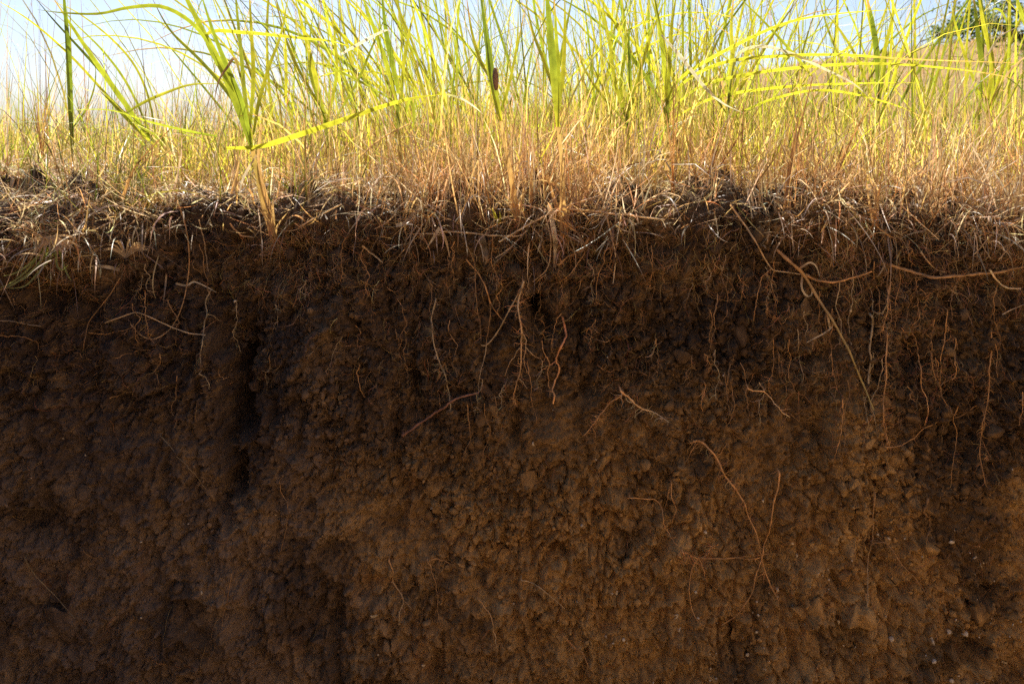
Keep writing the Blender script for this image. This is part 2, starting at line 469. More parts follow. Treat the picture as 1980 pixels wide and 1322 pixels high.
side = mesh_obj("added_shade_wall", np.stack([SX.ravel(), SY.ravel(), (SZ + 0.04 * (SZ > -0.01)).ravel()], 1), grid_faces(len(sz), len(sy)), 4, M_SOIL)  # unseen wall added to block the left sky and darken that end
tag(side, "added unseen soil wall shading the left end of the face", kind="structure")

# ---------------------------------------------------------------- clods and crumbs
def ico(sub):
    t = (1 + 5 ** 0.5) / 2
    v = np.array([(-1, t, 0), (1, t, 0), (-1, -t, 0), (1, -t, 0), (0, -1, t), (0, 1, t), (0, -1, -t), (0, 1, -t), (t, 0, -1), (t, 0, 1), (-t, 0, -1), (-t, 0, 1)], float)
    f = np.array([(0, 11, 5), (0, 5, 1), (0, 1, 7), (0, 7, 10), (0, 10, 11), (1, 5, 9), (5, 11, 4), (11, 10, 2), (10, 7, 6), (7, 1, 8), (3, 9, 4), (3, 4, 2), (3, 2, 6), (3, 6, 8), (3, 8, 9), (4, 9, 5), (2, 4, 11), (6, 2, 10), (8, 6, 7), (9, 8, 1)])
    v /= np.linalg.norm(v, axis=1)[:, None]
    for _ in range(sub):
        cache, nf, v = {}, [], list(map(tuple, v))
        def mid(a, b):
            k = (min(a, b), max(a, b))
            if k not in cache:
                m = np.array(v[a]) + np.array(v[b]); m /= np.linalg.norm(m)
                v.append(tuple(m)); cache[k] = len(v) - 1
            return cache[k]
        for a, b, c in f:
            ab, bc, ca = mid(a, b), mid(b, c), mid(c, a)
            nf += [(a, ab, ca), (b, bc, ab), (c, ca, bc), (ab, bc, ca)]
        f, v = np.array(nf), np.array(v)
    return v, f

V0, F0 = ico(0)
V1, F1 = ico(1)
V2, F2 = ico(2)

def lump_mesh(seed, flat=1.0):
    r = np.random.default_rng(seed)
    v = V2.copy()
    k = np.zeros(len(v))
    for _ in range(9):
        n = r.normal(size=3); n /= np.linalg.norm(n)
        k = k + 0.16 * np.tanh(3 * (v @ n - r.uniform(0.1, 0.7)))
    v = v * (1 - 0.9 * k[:, None] * 0.5)
    for _ in range(10):                      # broken flat sides
        n = r.normal(size=3); n /= np.linalg.norm(n)
        d = v @ n - r.uniform(0.42, 0.8)
        v = v - np.clip(d, 0, None)[:, None] * n * 0.85
    v = v * np.array([r.uniform(.8, 1.15), r.uniform(.6, .9), r.uniform(.8, 1.2) * flat]) * (1 + r.normal(0, .055, (len(v), 1))) * 1.2
    return v

lumps = []
for s in range(9):
    me_o = mesh_obj("clod", lump_mesh(500 + s), F2, 3, M_CRUMB, smooth=False)
    lumps.append(me_o.data)
    bpy.data.objects.remove(me_o)
pebs = []
for s in range(4):
    me_o = mesh_obj("pebble", lump_mesh(700 + s), F2, 3, M_PEBBLE)
    pebs.append(me_o.data)
    bpy.data.objects.remove(me_o)

def place_part(name, data, x, z, r, sink, parent=bank, rot=None):
    o = bpy.data.objects.new(name, data)
    o.location = (x, float(wall_y(x, z)) + sink * r, z)
    o.scale = (r, r, r)
    o.rotation_euler = rot if rot is not None else rng.uniform(0, 6.28, 3)
    col.objects.link(o)
    o.parent = parent
    return o

big = [(113, 1195, 25), (78, 1188, 9), (745, 1208, 12), (748, 1243, 13), (600, 1168, 14), (590, 1195, 11), (620, 1235, 13), (1885, 1172, 24), (1660, 1178, 20),
       (1690, 1160, 18), (1575, 1165, 18), (1630, 1115, 12), (1640, 962, 8), (860, 1000, 10), (1215, 1020, 11), (1240, 1015, 9), (600, 1060, 10),
       (545, 1108, 7), (700, 1160, 11), (670, 1225, 7), (1690, 1075, 12), (1770, 1085, 15), (1800, 1050, 20), (1745, 1010, 12), (1620, 930, 11), (1640, 920, 10),
       (1750, 945, 14), (1800, 960, 12), (1640, 1180, 16), (1470, 1250, 18), (1430, 1235, 16), (740, 710, 16), (725, 660, 12), (750, 780, 12), (950, 780, 12),
       (310, 945, 9), (180, 950, 14), (260, 1090, 14), (480, 1250, 14), (1020, 830, 10), (880, 790, 12), (1540, 1180, 14), (1340, 905, 9), (1300, 870, 9)]
for i, (cx, cy, r) in enumerate(big):
    x, _, z = P(cx, cy)
    place_part("clod", lumps[i % 9], x, z, r / 1000.0, 0.5)
n = 0
while n < 236:
    x, z = rng.uniform(-1.0, 1.0), rng.uniform(-0.92, -0.05)
    if rng.random() > granular(np.array(x), np.array(z)) ** 1.5: continue
    place_part("clod", lumps[rng.integers(9)], x, z, float(np.clip(rng.lognormal(-4.62, 0.32), 0.006, 0.018)), 0.45)
    n += 1
for cx, cy, r in [(1628, 1111, 6), (1786, 1222, 5.5), (1788, 1255, 5), (1622, 1202, 4), (1650, 1198, 4), (1945, 1282, 6), (1955, 1250, 4), (1470, 960, 3), (1528, 1048, 5),
                  (1075, 1115, 4), (992, 1160, 4), (1190, 1142, 4.5), (1228, 1163, 5), (1305, 1188, 5), (1720, 1232, 5), (1830, 1215, 5), (1418, 1305, 4), (1475, 1283, 5),
                  (820, 1283, 4.5), (1016, 1305, 3.5), (120, 848, 4), (166, 880, 3), (835, 982, 3), (1123, 1003, 4), (1150, 883, 3.5), (725, 1178, 6), (1310, 1213, 5), (1602, 1103, 4)]:
    x, _, z = P(cx, cy)
    place_part("pebble", pebs[int(cx) % 4], x, z, r / 1000.0, 0.15)

def scatter_lumps(name, xz, rad, mat, sink, V, F):
    n = len(xz)
    q = rng.normal(size=(n, 3, 3))
    u = q[:, 0] / np.linalg.norm(q[:, 0], axis=1)[:, None]
    w = np.cross(u, q[:, 1]); w /= np.linalg.norm(w, axis=1)[:, None]
    R = np.stack([u, w, np.cross(u, w)], 1)
    v = V[None] * rng.uniform(0.55, 1.35, (n, len(V), 1)) * rng.uniform(0.5, 1.4, (n, 1, 3))
    v = np.einsum('nij,nvj->nvi', R, v) * rad[:, None, None]
    c = np.stack([xz[:, 0], wall_y(xz[:, 0], xz[:, 1]) + sink * rad, xz[:, 1]], 1)
    v = v + c[:, None]
    f = F[None] + (np.arange(n) * len(V))[:, None, None]
    o = mesh_obj(name, v.reshape(-1, 3), f.reshape(-1, 3), 3, mat, parent=bank, smooth=False)
    o["kind"] = "stuff"
    return o

cand = np.stack([rng.uniform(-1.5, 1.5, 150000), rng.uniform(-0.97, -0.01, 150000)], 1)
keep = rng.random(len(cand)) < (0.10 + 0.9 * granular(cand[:, 0], cand[:, 1]) ** 2) * (0.55 + 0.45 * sstep(-0.8, -0.2, cand[:, 1]))
cand = cand[keep][:35000]
rad = np.clip(rng.lognormal(-6.15, 0.68, len(cand)), 0.0009, 0.0095)
scatter_lumps("soil_crumbs", cand, rad, M_CRUMB, -0.15 + 0.35 * sstep(0.002, 0.006, rad), V0, F0)
gx = rng.uniform(-1.2, 1.2, 7000); gy = 0.01 + 0.45 * rng.random(7000) ** 1.6
gq = rng.normal(size=(7000, 12, 3)) * 0
gr = np.clip(rng.lognormal(-5.5, 0.5, 7000), 0.0015, 0.013)
gzz = np.where(gy < 0.25, edge_z(gx) + (ground_z(gx, gy) - edge_z(gx)) * sstep(LIP, 0.25, gy), ground_z(gx, gy)) - 0.012 * sstep(LIP, 0.0, gy)
gv = V0[None] * rng.uniform(0.65, 1.25, (7000, 12, 1)) * rng.uniform(0.7, 1.3, (7000, 1, 3)) * gr[:, None, None] + np.stack([gx, gy, gzz + gr * 0.3], 1)[:, None]
o = mesh_obj("topsoil_crumbs", gv.reshape(-1, 3), (F0[None] + (np.arange(7000) * 12)[:, None, None]).reshape(-1, 3), 3, M_CRUMB, parent=bank)
o["kind"] = "stuff"
cand = np.stack([rng.uniform(-1.0, 1.05, 4000), rng.uniform(-0.95, -0.15, 4000)], 1)
pk = 0.05 + 0.9 * sstep(-0.5, -0.8, cand[:, 1]) * sstep(-0.1, 0.7, cand[:, 0])
pk = pk * (fbm(cand[:, 0] * 14, cand[:, 1] * 14, 77, 2) > 0.05)
cand = cand[rng.random(len(cand)) < pk]
scatter_lumps("mineral_flecks", cand, np.clip(rng.lognormal(-6.45, 0.6, len(cand)), 0.0008, 0.005), M_PEBBLE, -0.7, V0, F0)

# ---------------------------------------------------------------- ribbons (blades) and tubes (roots, stems)
def jitter_col(c, n, amt=0.18):
    c = np.asarray(c, float)
    k = 1 + rng.normal(0, amt, (n, 1))
    h = 1 + rng.normal(0, amt * 0.35, (n, 3))
    return np.clip(c * k * h, 0.004, 0.9)

def blades(name, base, length, width, heading, lean, bend, c0, c1, mat, K=5, power=1.6, label=None, parent=None, twist=None, cmid=0.35):
    """N ribbon blades as one mesh. lean: starting angle from vertical, bend: further bending to the tip"""
    n = len(base)
    t = np.linspace(0, 1, K + 1)
    th = lean[:, None] + bend[:, None] * t[None] ** power
    hx, hy = np.sin(heading), np.cos(heading)
    ds = (length / K)[:, None]
    thm = 0.5 * (th[:, 1:] + th[:, :-1])
    hor = np.concatenate([np.zeros((n, 1)), np.cumsum(np.sin(thm) * ds, 1)], 1)
    ver = np.concatenate([np.zeros((n, 1)), np.cumsum(np.cos(thm) * ds, 1)], 1)
    wob = 0.02 * length[:, None] * np.sin(t[None] * rng.uniform(2, 6, (n, 1)) + rng.uniform(0, 6, (n, 1))) * t[None]
    cx = base[:, 0:1] + hor * hx[:, None] + wob * hy[:, None]
    cy = base[:, 1:2] + hor * hy[:, None] - wob * hx[:, None]
    cz = base[:, 2:3] + ver
    C = np.stack([cx, cy, cz], 2)
    side0 = np.stack([hy, -hx, np.zeros(n)], 1)
    T = np.stack([np.sin(th) * hx[:, None], np.sin(th) * hy[:, None], np.cos(th)], 2)
    tw = (rng.uniform(-0.9, 0.9, n) if twist is None else twist)[:, None] + rng.normal(0, 0.5, (n, 1)) * t[None]
    S = np.repeat(side0[:, None], K + 1, 1)
    B = np.cross(T, S)
    S = S * np.cos(tw)[..., None] + B * np.sin(tw)[..., None]
    prof = np.clip(np.minimum(0.55 + 1.6 * t, 1.0) * (1 - t ** 2.6), 0.02, 1)
    hw = 0.5 * width[:, None] * prof[None]
    v = np.stack([C - S * hw[..., None], C + S * hw[..., None]], 2).reshape(-1, 3)
    m = np.clip((t - 0.02) / cmid, 0, 1)[None, :, None]
    cc = c0[:, None] * (1 - m) + c1[:, None] * m
    dry = (rng.random(n) < .35)[:, None, None] * np.clip((t - rng.uniform(.55, .9, (n, 1))) / .12, 0, 1)[..., None]   # withered tips
    cc = cc * (1 - dry) + np.array([.42, .27, .13]) * dry
    cc = np.repeat(cc[:, :, None], 2, 2).reshape(-1, 3)
    a = (np.arange(n) * 2 * (K + 1))[:, None] + 2 * np.arange(K)[None]
    a = a.ravel()
    f = np.stack([a, a + 1, a + 3, a + 2], 1)
    o = mesh_obj(name, v, f, 4, mat, colors=cc, parent=parent)
    if label: tag(o, label, kind="stuff")
    return o

def ribbon(name, pts, widths, c0, c1, mat, parent=None, n=22, fold=0.25, cmid=0.4, face=None, twist=0.0):
    """one blade: a folded leaf along a 3D curve, 3 verts across"""
    C = spline(pts, n)
    T = np.gradient(C, axis=0); T /= np.linalg.norm(T, axis=1)[:, None] + 1e-9
    ref = np.array(face if face is not None else (0.0, -1.0, 0.15)); ref = ref / np.linalg.norm(ref)
    S = np.cross(T, ref); S /= np.linalg.norm(S, axis=1)[:, None] + 1e-9
    Nn = np.cross(S, T)
    t = np.linspace(0, 1, n)
    tw = (twist * t)[:, None]
    S, Nn = S * np.cos(tw) + Nn * np.sin(tw), Nn * np.cos(tw) - S * np.sin(tw)
    w = np.interp(t, np.linspace(0, 1, len(widths)), widths)[:, None] * 0.5
    v = np.stack([C - S * w, C - Nn * w * fold * 2, C + S * w], 1).reshape(-1, 3)
    a = (np.arange(n - 1) * 3)
    f = np.concatenate([np.stack([a, a + 1, a + 4, a + 3], 1), np.stack([a + 1, a + 2, a + 5, a + 4], 1)])
    m = np.clip(t / cmid, 0, 1)[:, None]
    cc = np.asarray(c0) * (1 - m) + np.asarray(c1) * m
    cc = np.repeat(cc * (1 + 0.10 * np.sin(t * 17 + rng.uniform(0, 6)))[:, None], 3, 0)
    if rng.random() < .4:
        q_ = np.repeat(np.clip((t - rng.uniform(.7, .92)) / .1, 0, 1), 3)[:, None]
        cc = cc * (1 - q_) + np.array([.46, .30, .14]) * q_
    cc[1::3] *= 0.8 if fold > 0 else 1
    return mesh_obj(name, v, f, 4, mat, parent=parent, colors=np.clip(cc, 0.003, 0.9))

def tube_arrays(C, r, k=5, flat=1.0):
    n = len(C)
    T = np.gradient(C, axis=0); T /= np.linalg.norm(T, axis=1)[:, None] + 1e-9
    ref = np.array([0.03, -1.0, 0.02])
    S = np.cross(T, ref); S /= np.linalg.norm(S, axis=1)[:, None] + 1e-9
    B = np.cross(S, T)
    a = np.linspace(0, 2 * math.pi, k, endpoint=False)
    v = C[:, None] + (S[:, None] * np.cos(a)[None, :, None] + B[:, None] * np.sin(a)[None, :, None] * flat) * np.asarray(r)[:, None, None]
    i = np.arange(n - 1)[:, None] * k; j = np.arange(k)[None]; j2 = (j + 1) % k
    f = np.stack([i + j, i + j2, i + k + j2, i + k + j], -1).reshape(-1, 4)
    return v.reshape(-1, 3), f

def tube(name, pts, radii, c0, c1, mat, parent=None, n=26, k=6, rough=0.0, flat=1.0):
    C = spline(pts, n)
    t = np.linspace(0, 1, n)
    if rough:
        for ax in (0, 2):
            C[:, ax] += rough * (fbm(t * 7 + rng.uniform(0, 99), t * 0, int(rng.integers(999)), 3) * 1.6 + 0.5 * fbm(t * 30 + rng.uniform(0, 99), t * 0, int(rng.integers(999)), 2)) * np.minimum(1, 6 * np.minimum(t, 1.05 - t))
    r = np.interp(t, np.linspace(0, 1, len(radii)), radii) * (1 + 0.12 * np.sin(t * 40 + rng.uniform(0, 6)))
    v, f = tube_arrays(C, r, k, flat)
    cc = np.asarray(c0) * (1 - t[:, None]) + np.asarray(c1) * t[:, None]
    cc = np.repeat(cc * (1 + rng.normal(0, 0.08, (n, 1))), k, 0)
    o = mesh_obj(name, v, f, 4, mat, parent=parent, colors=np.clip(cc, 0.003, 0.9))
    return o, C

def hairs(name, starts, dirs, length, radius, colr, mat, parent=None, K=6, wig=0.5, follow=True, off=0.003, droop=0.0):
    """N thin wandering hairs as one mesh (three-sided)"""
    n = len(starts)
    p = starts.copy(); d = dirs / (np.linalg.norm(dirs, axis=1)[:, None] + 1e-9)
    pts = [p.copy()]
    for _ in range(K):
        d = d + rng.normal(0, wig, (n, 3)) * np.array([1, 0.4, 1]) + np.array([0, 0, -droop])
        d /= np.linalg.norm(d, axis=1)[:, None]
        p = p + d * (length / K)[:, None]
        if follow:
            p[:, 1] = wall_y(p[:, 0], p[:, 2]) - off * rng.uniform(0.2, 1.6, n)
        pts.append(p.copy())
    C = np.stack(pts, 1)
    T = np.gradient(C, axis=1); T /= np.linalg.norm(T, axis=2)[..., None] + 1e-9
    S = np.cross(T, np.array([0.05, -1.0, 0.03])); S /= np.linalg.norm(S, axis=2)[..., None] + 1e-9
    B = np.cross(S, T)
    a = np.array([0, 2.094, 4.189])
    rr = radius[:, None] * np.linspace(1, 0.4, K + 1)[None]
    v = C[:, :, None] + (S[:, :, None] * np.cos(a)[:, None] + B[:, :, None] * np.sin(a)[:, None]) * rr[..., None, None]
    base = (np.arange(n) * 3 * (K + 1))[:, None, None] + (np.arange(K) * 3)[None, :, None]
    j = np.arange(3)[None, None]; j2 = (j + 1) % 3
    f = np.stack([base + j, base + j2, base + 3 + j2, base + 3 + j], -1).reshape(-1, 4)
    cc = np.repeat(colr, 3 * (K + 1), 0)
    o = mesh_obj(name, v.reshape(-1, 3), f, 4, mat, parent=parent, colors=cc)
    o["kind"] = "stuff"
    return o

# colours of the plants (albedo)
G1 = np.array([0.26, 0.30, 0.040]); G2 = np.array([0.17, 0.215, 0.032]); G3 = np.array([0.35, 0.35, 0.065])
TAN = np.array([0.60, 0.43, 0.235]); ORG = np.array([0.58, 0.36, 0.165]); PALE = np.array([0.74, 0.63, 0.45]); GREY = np.array([0.42, 0.33, 0.24])
BRN = np.array([0.22, 0.13, 0.065])

# ---------------------------------------------------------------- grass masses (stuff)
def base_at(x, y):
    x = np.asarray(x, float); y = np.asarray(y, float)
    z = ground_z(x, y) - 0.004
    j = np.clip(ns_w + np.searchsorted(y0[ns_w:], y), ns_w, len(y0) - 1)
    i = np.clip(np.searchsorted(xs, x), 0, len(xs) - 1)
    near = (y < y0[-1]) & (np.abs(x) < 2.6)
    return np.stack([x, np.where(near & (y < LIP), YY[j, i], y), np.where(near, ZZ[j, i] - 0.003, z)], 1)

def pick(pal, w, n, amt=0.18):
    k = rng.choice(len(pal), n, p=np.array(w) / sum(w))
    return jitter_col(np.array(pal)[k], n, amt)

def spread(n, x0, x1, ya, yb, dens=None):
    x = rng.uniform(x0, x1, n * 3); y = ya + (yb - ya) * rng.random(n * 3) ** 1.3
    if dens is not None:
        k = rng.random(n * 3) < dens(x, y)
        x, y = x[k], y[k]
    return x[:n], y[:n]

pxof = lambda x, y: 990 + x / (CAM_D + y) * FOC

# short dry straw turf
def dturf(x, y):
    p = pxof(x, y)
    return np.clip(0.45 + 0.55 * sstep(350, 800, p), 0, 1) * np.clip(0.85 + 0.8 * fbm(x * 6, y * 6, 201, 3), 0.4, 1)
nc = 1500
cx_, cy_ = spread(nc, -1.9, 1.9, 0.0, 1.05, dturf)
nc = len(cx_)
k = rng.choice(nc, 28000)
x = cx_[k] + rng.normal(0, .026, 28000); y = np.abs(cy_[k] + rng.normal(0, .026, 28000))
n = len(x)
chead = rng.uniform(0, 6.28, nc); clean_ = np.abs(rng.normal(.35, .5, nc)); clen = rng.lognormal(0, .35, nc); ctone = rng.integers(0, 5, nc)
L_ = np.clip(rng.lognormal(-2.2, 0.42, n) * clen[k], 0.02, 0.26)
c = pick([TAN, ORG, PALE, GREY, BRN], [5, 3.5, 2.6, 1.4, 1.5], n)
m_ = rng.random(n) < .5
c[m_] = jitter_col(np.array([TAN, ORG, PALE, TAN * .8, BRN * 1.5])[ctone[k][m_]], int(m_.sum()))
m_ = rng.random(n) < .55 * sstep(800, 250, pxof(x, y))
c[m_] = pick([G1, G3, G2], [1, 2, 1], int(m_.sum())) * .9
blades("dry_turf_grass", base_at(x, y), L_, rng.uniform(0.0012, 0.0036, n), chead[k] + rng.normal(0, .9, n), np.abs(clean_[k] + rng.normal(0, 0.35, n)), rng.normal(0.4, 0.95, n), c * 0.85, c, M_STRAW, K=5,
       label="short tan dry grass matted along the top of the soil bank")
# green understory
def dgreen(x, y):
    p = pxof(x, y)
    return np.clip(0.55 + 0.9 * fbm(x * 3, y * 3, 211, 3) + 0.2 * sstep(300, 700, p), 0.05, 1)
x, y = spread(20000, -2.4, 2.4, 0.14, 2.6, dgreen)
n = len(x)
c1 = pick([G1, G2, G3, TAN, PALE * .9], [3.2, 1.8, 2.4, 3.2, 1.0], n)
c0 = pick([TAN, ORG, GREY], [3, 2, 1], n) * 0.8
L_ = np.clip(rng.lognormal(-1.72, 0.38, n), 0.07, 0.46) * (1 - 0.15 * sstep(400, 150, pxof(x, y)) + 0.3 * sstep(500, 900, pxof(x, y)) * sstep(1600, 1350, pxof(x, y)))
blades("green_grass", base_at(x, y), L_, rng.uniform(0.0016, 0.0045, n), rng.uniform(0, 6.28, n), np.abs(rng.normal(0, 0.38, n)), rng.normal(0.4, 0.7, n), c0, c1, M_GREEN,
       label="yellow green grass growing thickly behind the dry turf", cmid=0.6)
# tall narrow reeds behind
def dtall(x, y):
    p = pxof(x, y)
    d = np.interp(p, [-200, 0, 150, 420, 560, 700, 900, 1150, 1350, 1500, 1700, 1900, 2200], [.10, .06, .03, .06, .34, .5, .75, 1, .7, .32, .17, .17, .2])
    return d * np.clip(0.6 + 1.1 * fbm(x * 4, y * 4, 221, 2), 0.05, 1)
x, y = spread(2900, -2.6, 2.6, 0.22, 2.8, dtall)
n = len(x)
p = pxof(x, y)
leanx = np.interp(p, [0, 500, 800, 1100, 1400, 1700, 2000], [-.30, -.30, -.26, -.02, .10, .12, .1]) + rng.normal(0, 0.20, n)
head = np.where(leanx > 0, math.pi / 2, -math.pi / 2) + rng.normal(0, 0.6, n)
bend = np.where(rng.random(n) < 0.38, rng.uniform(0.7, 1.9, n), rng.normal(0.15, 0.25, n))
c1 = pick([G1, G2, G3], [4, 1.6, 4], n, 0.14)
c0 = pick([TAN, G2, ORG], [3, 2, 1.5], n)
blades("tall_reed_grass", base_at(x, y), rng.uniform(0.35, 1.15, n), 0.0016 + 0.0048 * rng.random(n) ** 1.4, head, np.abs(leanx), bend, c0, c1, M_GREEN, K=7,
       label="tall bright green grass blades rising behind the front row into the sky", cmid=0.3)
# thin flowering stems, dry
x, y = spread(1100, -2.2, 2.2, 0.08, 2.4, lambda x, y: np.clip(0.5 + 0.9 * fbm(x * 4, y * 4, 231, 2) + 0.3 * sstep(500, 100, pxof(x, y)), 0.1, 1))
n = len(x)
c = pick([TAN, GREY, BRN, ORG], [3, 2, 2, 2], n)
bs = base_at(x, y)
hd = rng.uniform(0, 6.28, n); ln_ = np.abs(rng.normal(0, 0.2, n)); bd = rng.normal(0.25, 0.25, n); LL = rng.uniform(0.18, 0.62, n)
blades("seed_stem_grass", bs, LL, rng.uniform(0.0010, 0.0019, n), hd, ln_, bd, c, c, M_STRAW, K=7,
       label="thin dry seed stems standing among the green grass")
# tiny spikelets up the stems
spk = rng.choice(n, 260, replace=False)
rep = 16
t = np.tile(np.linspace(0.62, 0.98, rep), len(spk))
k = np.repeat(spk, rep)
th = ln_[k] + bd[k] * t ** 1.6 * 0.5
bx = bs[k] + np.stack([np.sin(th) * np.sin(hd[k]), np.sin(th) * np.cos(hd[k]), np.cos(th)], 1) * (LL[k] * t)[:, None]
m = len(k)
blades("grass_spikelets", bx, rng.uniform(0.006, 0.022, m), rng.uniform(0.0008, 0.002, m), rng.uniform(0, 6.28, m), rng.uniform(0.3, 1.0, m), rng.normal(0.2, 0.3, m), c[k] * 1.1, c[k] * 1.2, M_STRAW, K=3,
       label="feathery pale spikelets on the thin seed stems")
# further field grass
x, y = spread(15000, -8, 9, 2.6, 14.0)
n = len(x)
c = pick([TAN, ORG, G3, G1, PALE], [4, 2.5, 2.5, 1.5, 1], n)
blades("field_grass", base_at(x, y) - np.array([0, 0, 0.012]), rng.uniform(0.10, 0.30, n) * np.clip(1 + 1.3 * fbm(x * 1.2, y * 0.8, 271, 2), .4, 1.7), rng.uniform(0.004, 0.010, n), rng.uniform(0, 6.28, n), np.abs(rng.normal(0, 0.3, n)), rng.normal(0.3, 0.4, n), c * .85, c, M_STRAW, K=3,
       label="dry tan grass of the field beyond the front grass")
x, y = spread(16000, -16, 26, 14, 38.0)
n = len(x)
c = pick([TAN, ORG, G3 * .8], [5, 4, 1.2], n)
blades("hill_grass", base_at(x, y) - np.array([0, 0, 0.012]), rng.uniform(0.12, 0.28, n), rng.uniform(0.015, 0.035, n), rng.uniform(0, 6.28, n), np.abs(rng.normal(0, 0.4, n)), rng.normal(0.3, 0.4, n), c * .8, c, M_STRAW, K=2,
       label="short tan grass covering the low hill")

# litter lying on the turf
x, y = spread(10500, -1.7, 1.7, -0.005, 0.7, lambda x, y: np.clip(0.95 - y, 0.1, 1) * np.clip(0.6 + 1.3 * fbm(x * 9, y * 12, 281, 3) + .4 * sstep(-.6, -.9, x), .06, 1))
n = len(x)
b = base_at(x, y); b[:, 2] += rng.uniform(0.003, 0.014, n)
c = pick([PALE, GREY, TAN, ORG, BRN], [3, 3.2, 3, 1.8, 1.5], n, 0.22)
blades("straw_litter", b, np.clip(rng.lognormal(-2.85, 0.5, n), 0.015, 0.20), rng.uniform(0.0012, 0.0040, n), rng.uniform(0, 6.28, n), rng.uniform(0.75, 1.75, n), rng.normal(0.2, 0.9, n), c, c, M_STRAW, K=6,
       label="pale broken straw lying on the edge of the soil bank")
n = 5200
x = rng.uniform(-1.25, -0.45, n); y = 0.0 + 0.42 * rng.random(n) ** 1.2
k = rng.random(n) < 1 - sstep(-.75, -.45, x) * .8
x, y = x[k], y[k]; n = len(x)
b = base_at(x, y); b[:, 2] += rng.uniform(0.004, 0.014, n)
c = pick([PALE, GREY, TAN, BRN], [3, 4, 2.5, 1.5], n, 0.22)
blades("pale_straw_litter", b, np.clip(rng.lognormal(-2.7, 0.5, n), 0.02, 0.20), rng.uniform(0.0012, 0.0042, n), rng.uniform(0, 6.28, n), rng.uniform(0.9, 1.8, n), rng.normal(0.1, 0.8, n), c, c, M_STRAW, K=6,
       label="grey matted straw covering the torn turf at the left end")
# straw hanging over the lip
x = rng.uniform(-1.15, 1.15, 4400)
x = x[rng.random(4400) < np.clip(.5 + 1.6 * fbm(x * 11, x * 0, 291, 3), .12, 1)]
n = len(x)
zz = edge_z(x) - np.abs(rng.normal(0, 0.034, n)) - 0.002
zz = zz - rng.random(n) ** 2 * 0.05 * sstep(-0.6, -0.8, x)
b = np.stack([x, np.minimum(wall_y(x, zz), 0.03) - 0.003 - 0.012 * rng.random(n), zz], 1)
c = pick([PALE, GREY, TAN, ORG, BRN], [2.4, 3.4, 3, 2, 2.5], n, 0.22)
blades("hanging_straw", b, np.clip(rng.lognormal(-3.0, 0.5, n), 0.015, 0.14), rng.uniform(0.0010, 0.0034, n), math.pi + rng.normal(0, 1.0, n), rng.uniform(0.7, 2.4, n), rng.normal(0.7, 0.7, n), c, c, M_STRAW, K=7,
       label="dead straw drooping over the lip of the soil bank")

# fine root hairs through the face
def hair_field(n, z_lo, z_hi, lmin, lmax, rmin, rmax, cl, name, label, dens):
    xx = rng.uniform(-1.06, 1.06, n * 3); z_ = rng.uniform(z_lo, z_hi, n * 3)
    k = rng.random(n * 3) < dens(xx, z_)
    xx, z_ = xx[k][:n], z_[k][:n]
    m = len(xx)
    st = np.stack([xx, wall_y(xx, z_) - 0.002, z_], 1)
    dr = np.stack([rng.normal(0, 0.9, m), np.zeros(m), rng.normal(-0.8, 0.7, m)], 1)
    o = hairs(name, st, dr, rng.uniform(lmin, lmax, m), rng.uniform(rmin, rmax, m), pick(cl, [1] * len(cl), m, 0.3), M_ROOT, K=7, wig=0.34, off=0.009, droop=0.06)
    tag(o, label, kind="stuff")
hair_field(2300, -0.36, -0.02, 0.015, 0.075, 0.00035, 0.0008, [np.array([.30, .17, .08]), np.array([.40, .25, .12]), np.array([.22, .13, .065])], "fine_roots",
           "fine orange brown rootlets matted in the upper soil", lambda x, z: np.clip(0.35 + 1.2 * fbm(x * 5, z * 4, 251, 3), 0.03, 1) * (0.35 + 0.65 * sstep(-0.7, -0.3, x)))
hair_field(2600, -0.16, 0.0, 0.02, 0.09, 0.0003, 0.00065, [np.array([.44, .26, .11]), np.array([.34, .19, .08]), np.array([.52, .36, .19])], "turf_roots",
           "dense frayed rootlets hanging under the turf mat", lambda x, z: np.clip(0.45 + 1.3 * fbm(x * 8, z * 2, 255, 3), 0.03, 1))
hair_field(1500, -0.90, -0.30, 0.015, 0.09, 0.00025, 0.0006, [np.array([.38, .21, .09]), np.array([.25, .14, .07])], "deep_fine_roots",
           "sparse fine rootlets in the lower soil face", lambda x, z: np.clip(0.4 + 1.2 * fbm(x * 4, z * 4, 261, 3), 0.03, 1) * (0.25 + 0.75 * sstep(-0.5, 0.5, x)))

# ---------------------------------------------------------------- single tall grass plants along the edge (traced at real depths)
def curve(pts, ya, yb):
    k = np.linspace(0, 1, len(pts))
    return [P(a, b, ya + (yb - ya) * q) for (a, b), q in zip(pts, k)]

def plant(name, label, base, y, stems, leaves, cat="grass", group=None):
    """stems: (points, w0, w1, col0, col1); leaves: (points, width, depth change, colour0, colour1[, face])"""
    e = empty(name, P(base[0], base[1], y))
    for pts, r0, r1, c0, c1, dy in stems:
        ribbon("stem", curve(pts, y, y + dy), [r0 / 1000, r0 / 1000, r1 / 1000, r1 / 1000], c0, c1, M_STALK, parent=e, n=20, fold=.38, cmid=.8)
    for lf in leaves:
        pts, w, da, db, c0, c1 = lf[:6]
        face = lf[6] if len(lf) > 6 else (rng.normal(0, .35), -1, rng.uniform(-.55, .15))
        mat = M_WHITE if c1[2] > .3 else (M_GREEN if c1[1] > c1[0] * 0.95 else M_STRAW)
        ribbon("blade", curve(pts, y + da, y + db), [w * .45 / 1000, w * .82 / 1000, w * .8 / 1000, w * .52 / 1000, w * .04 / 1000], c0, c1, mat, parent=e, n=26, fold=rng.uniform(.03, .14), face=face, twist=rng.normal(0, .5))
    tag(e, label, cat, group)
    return e

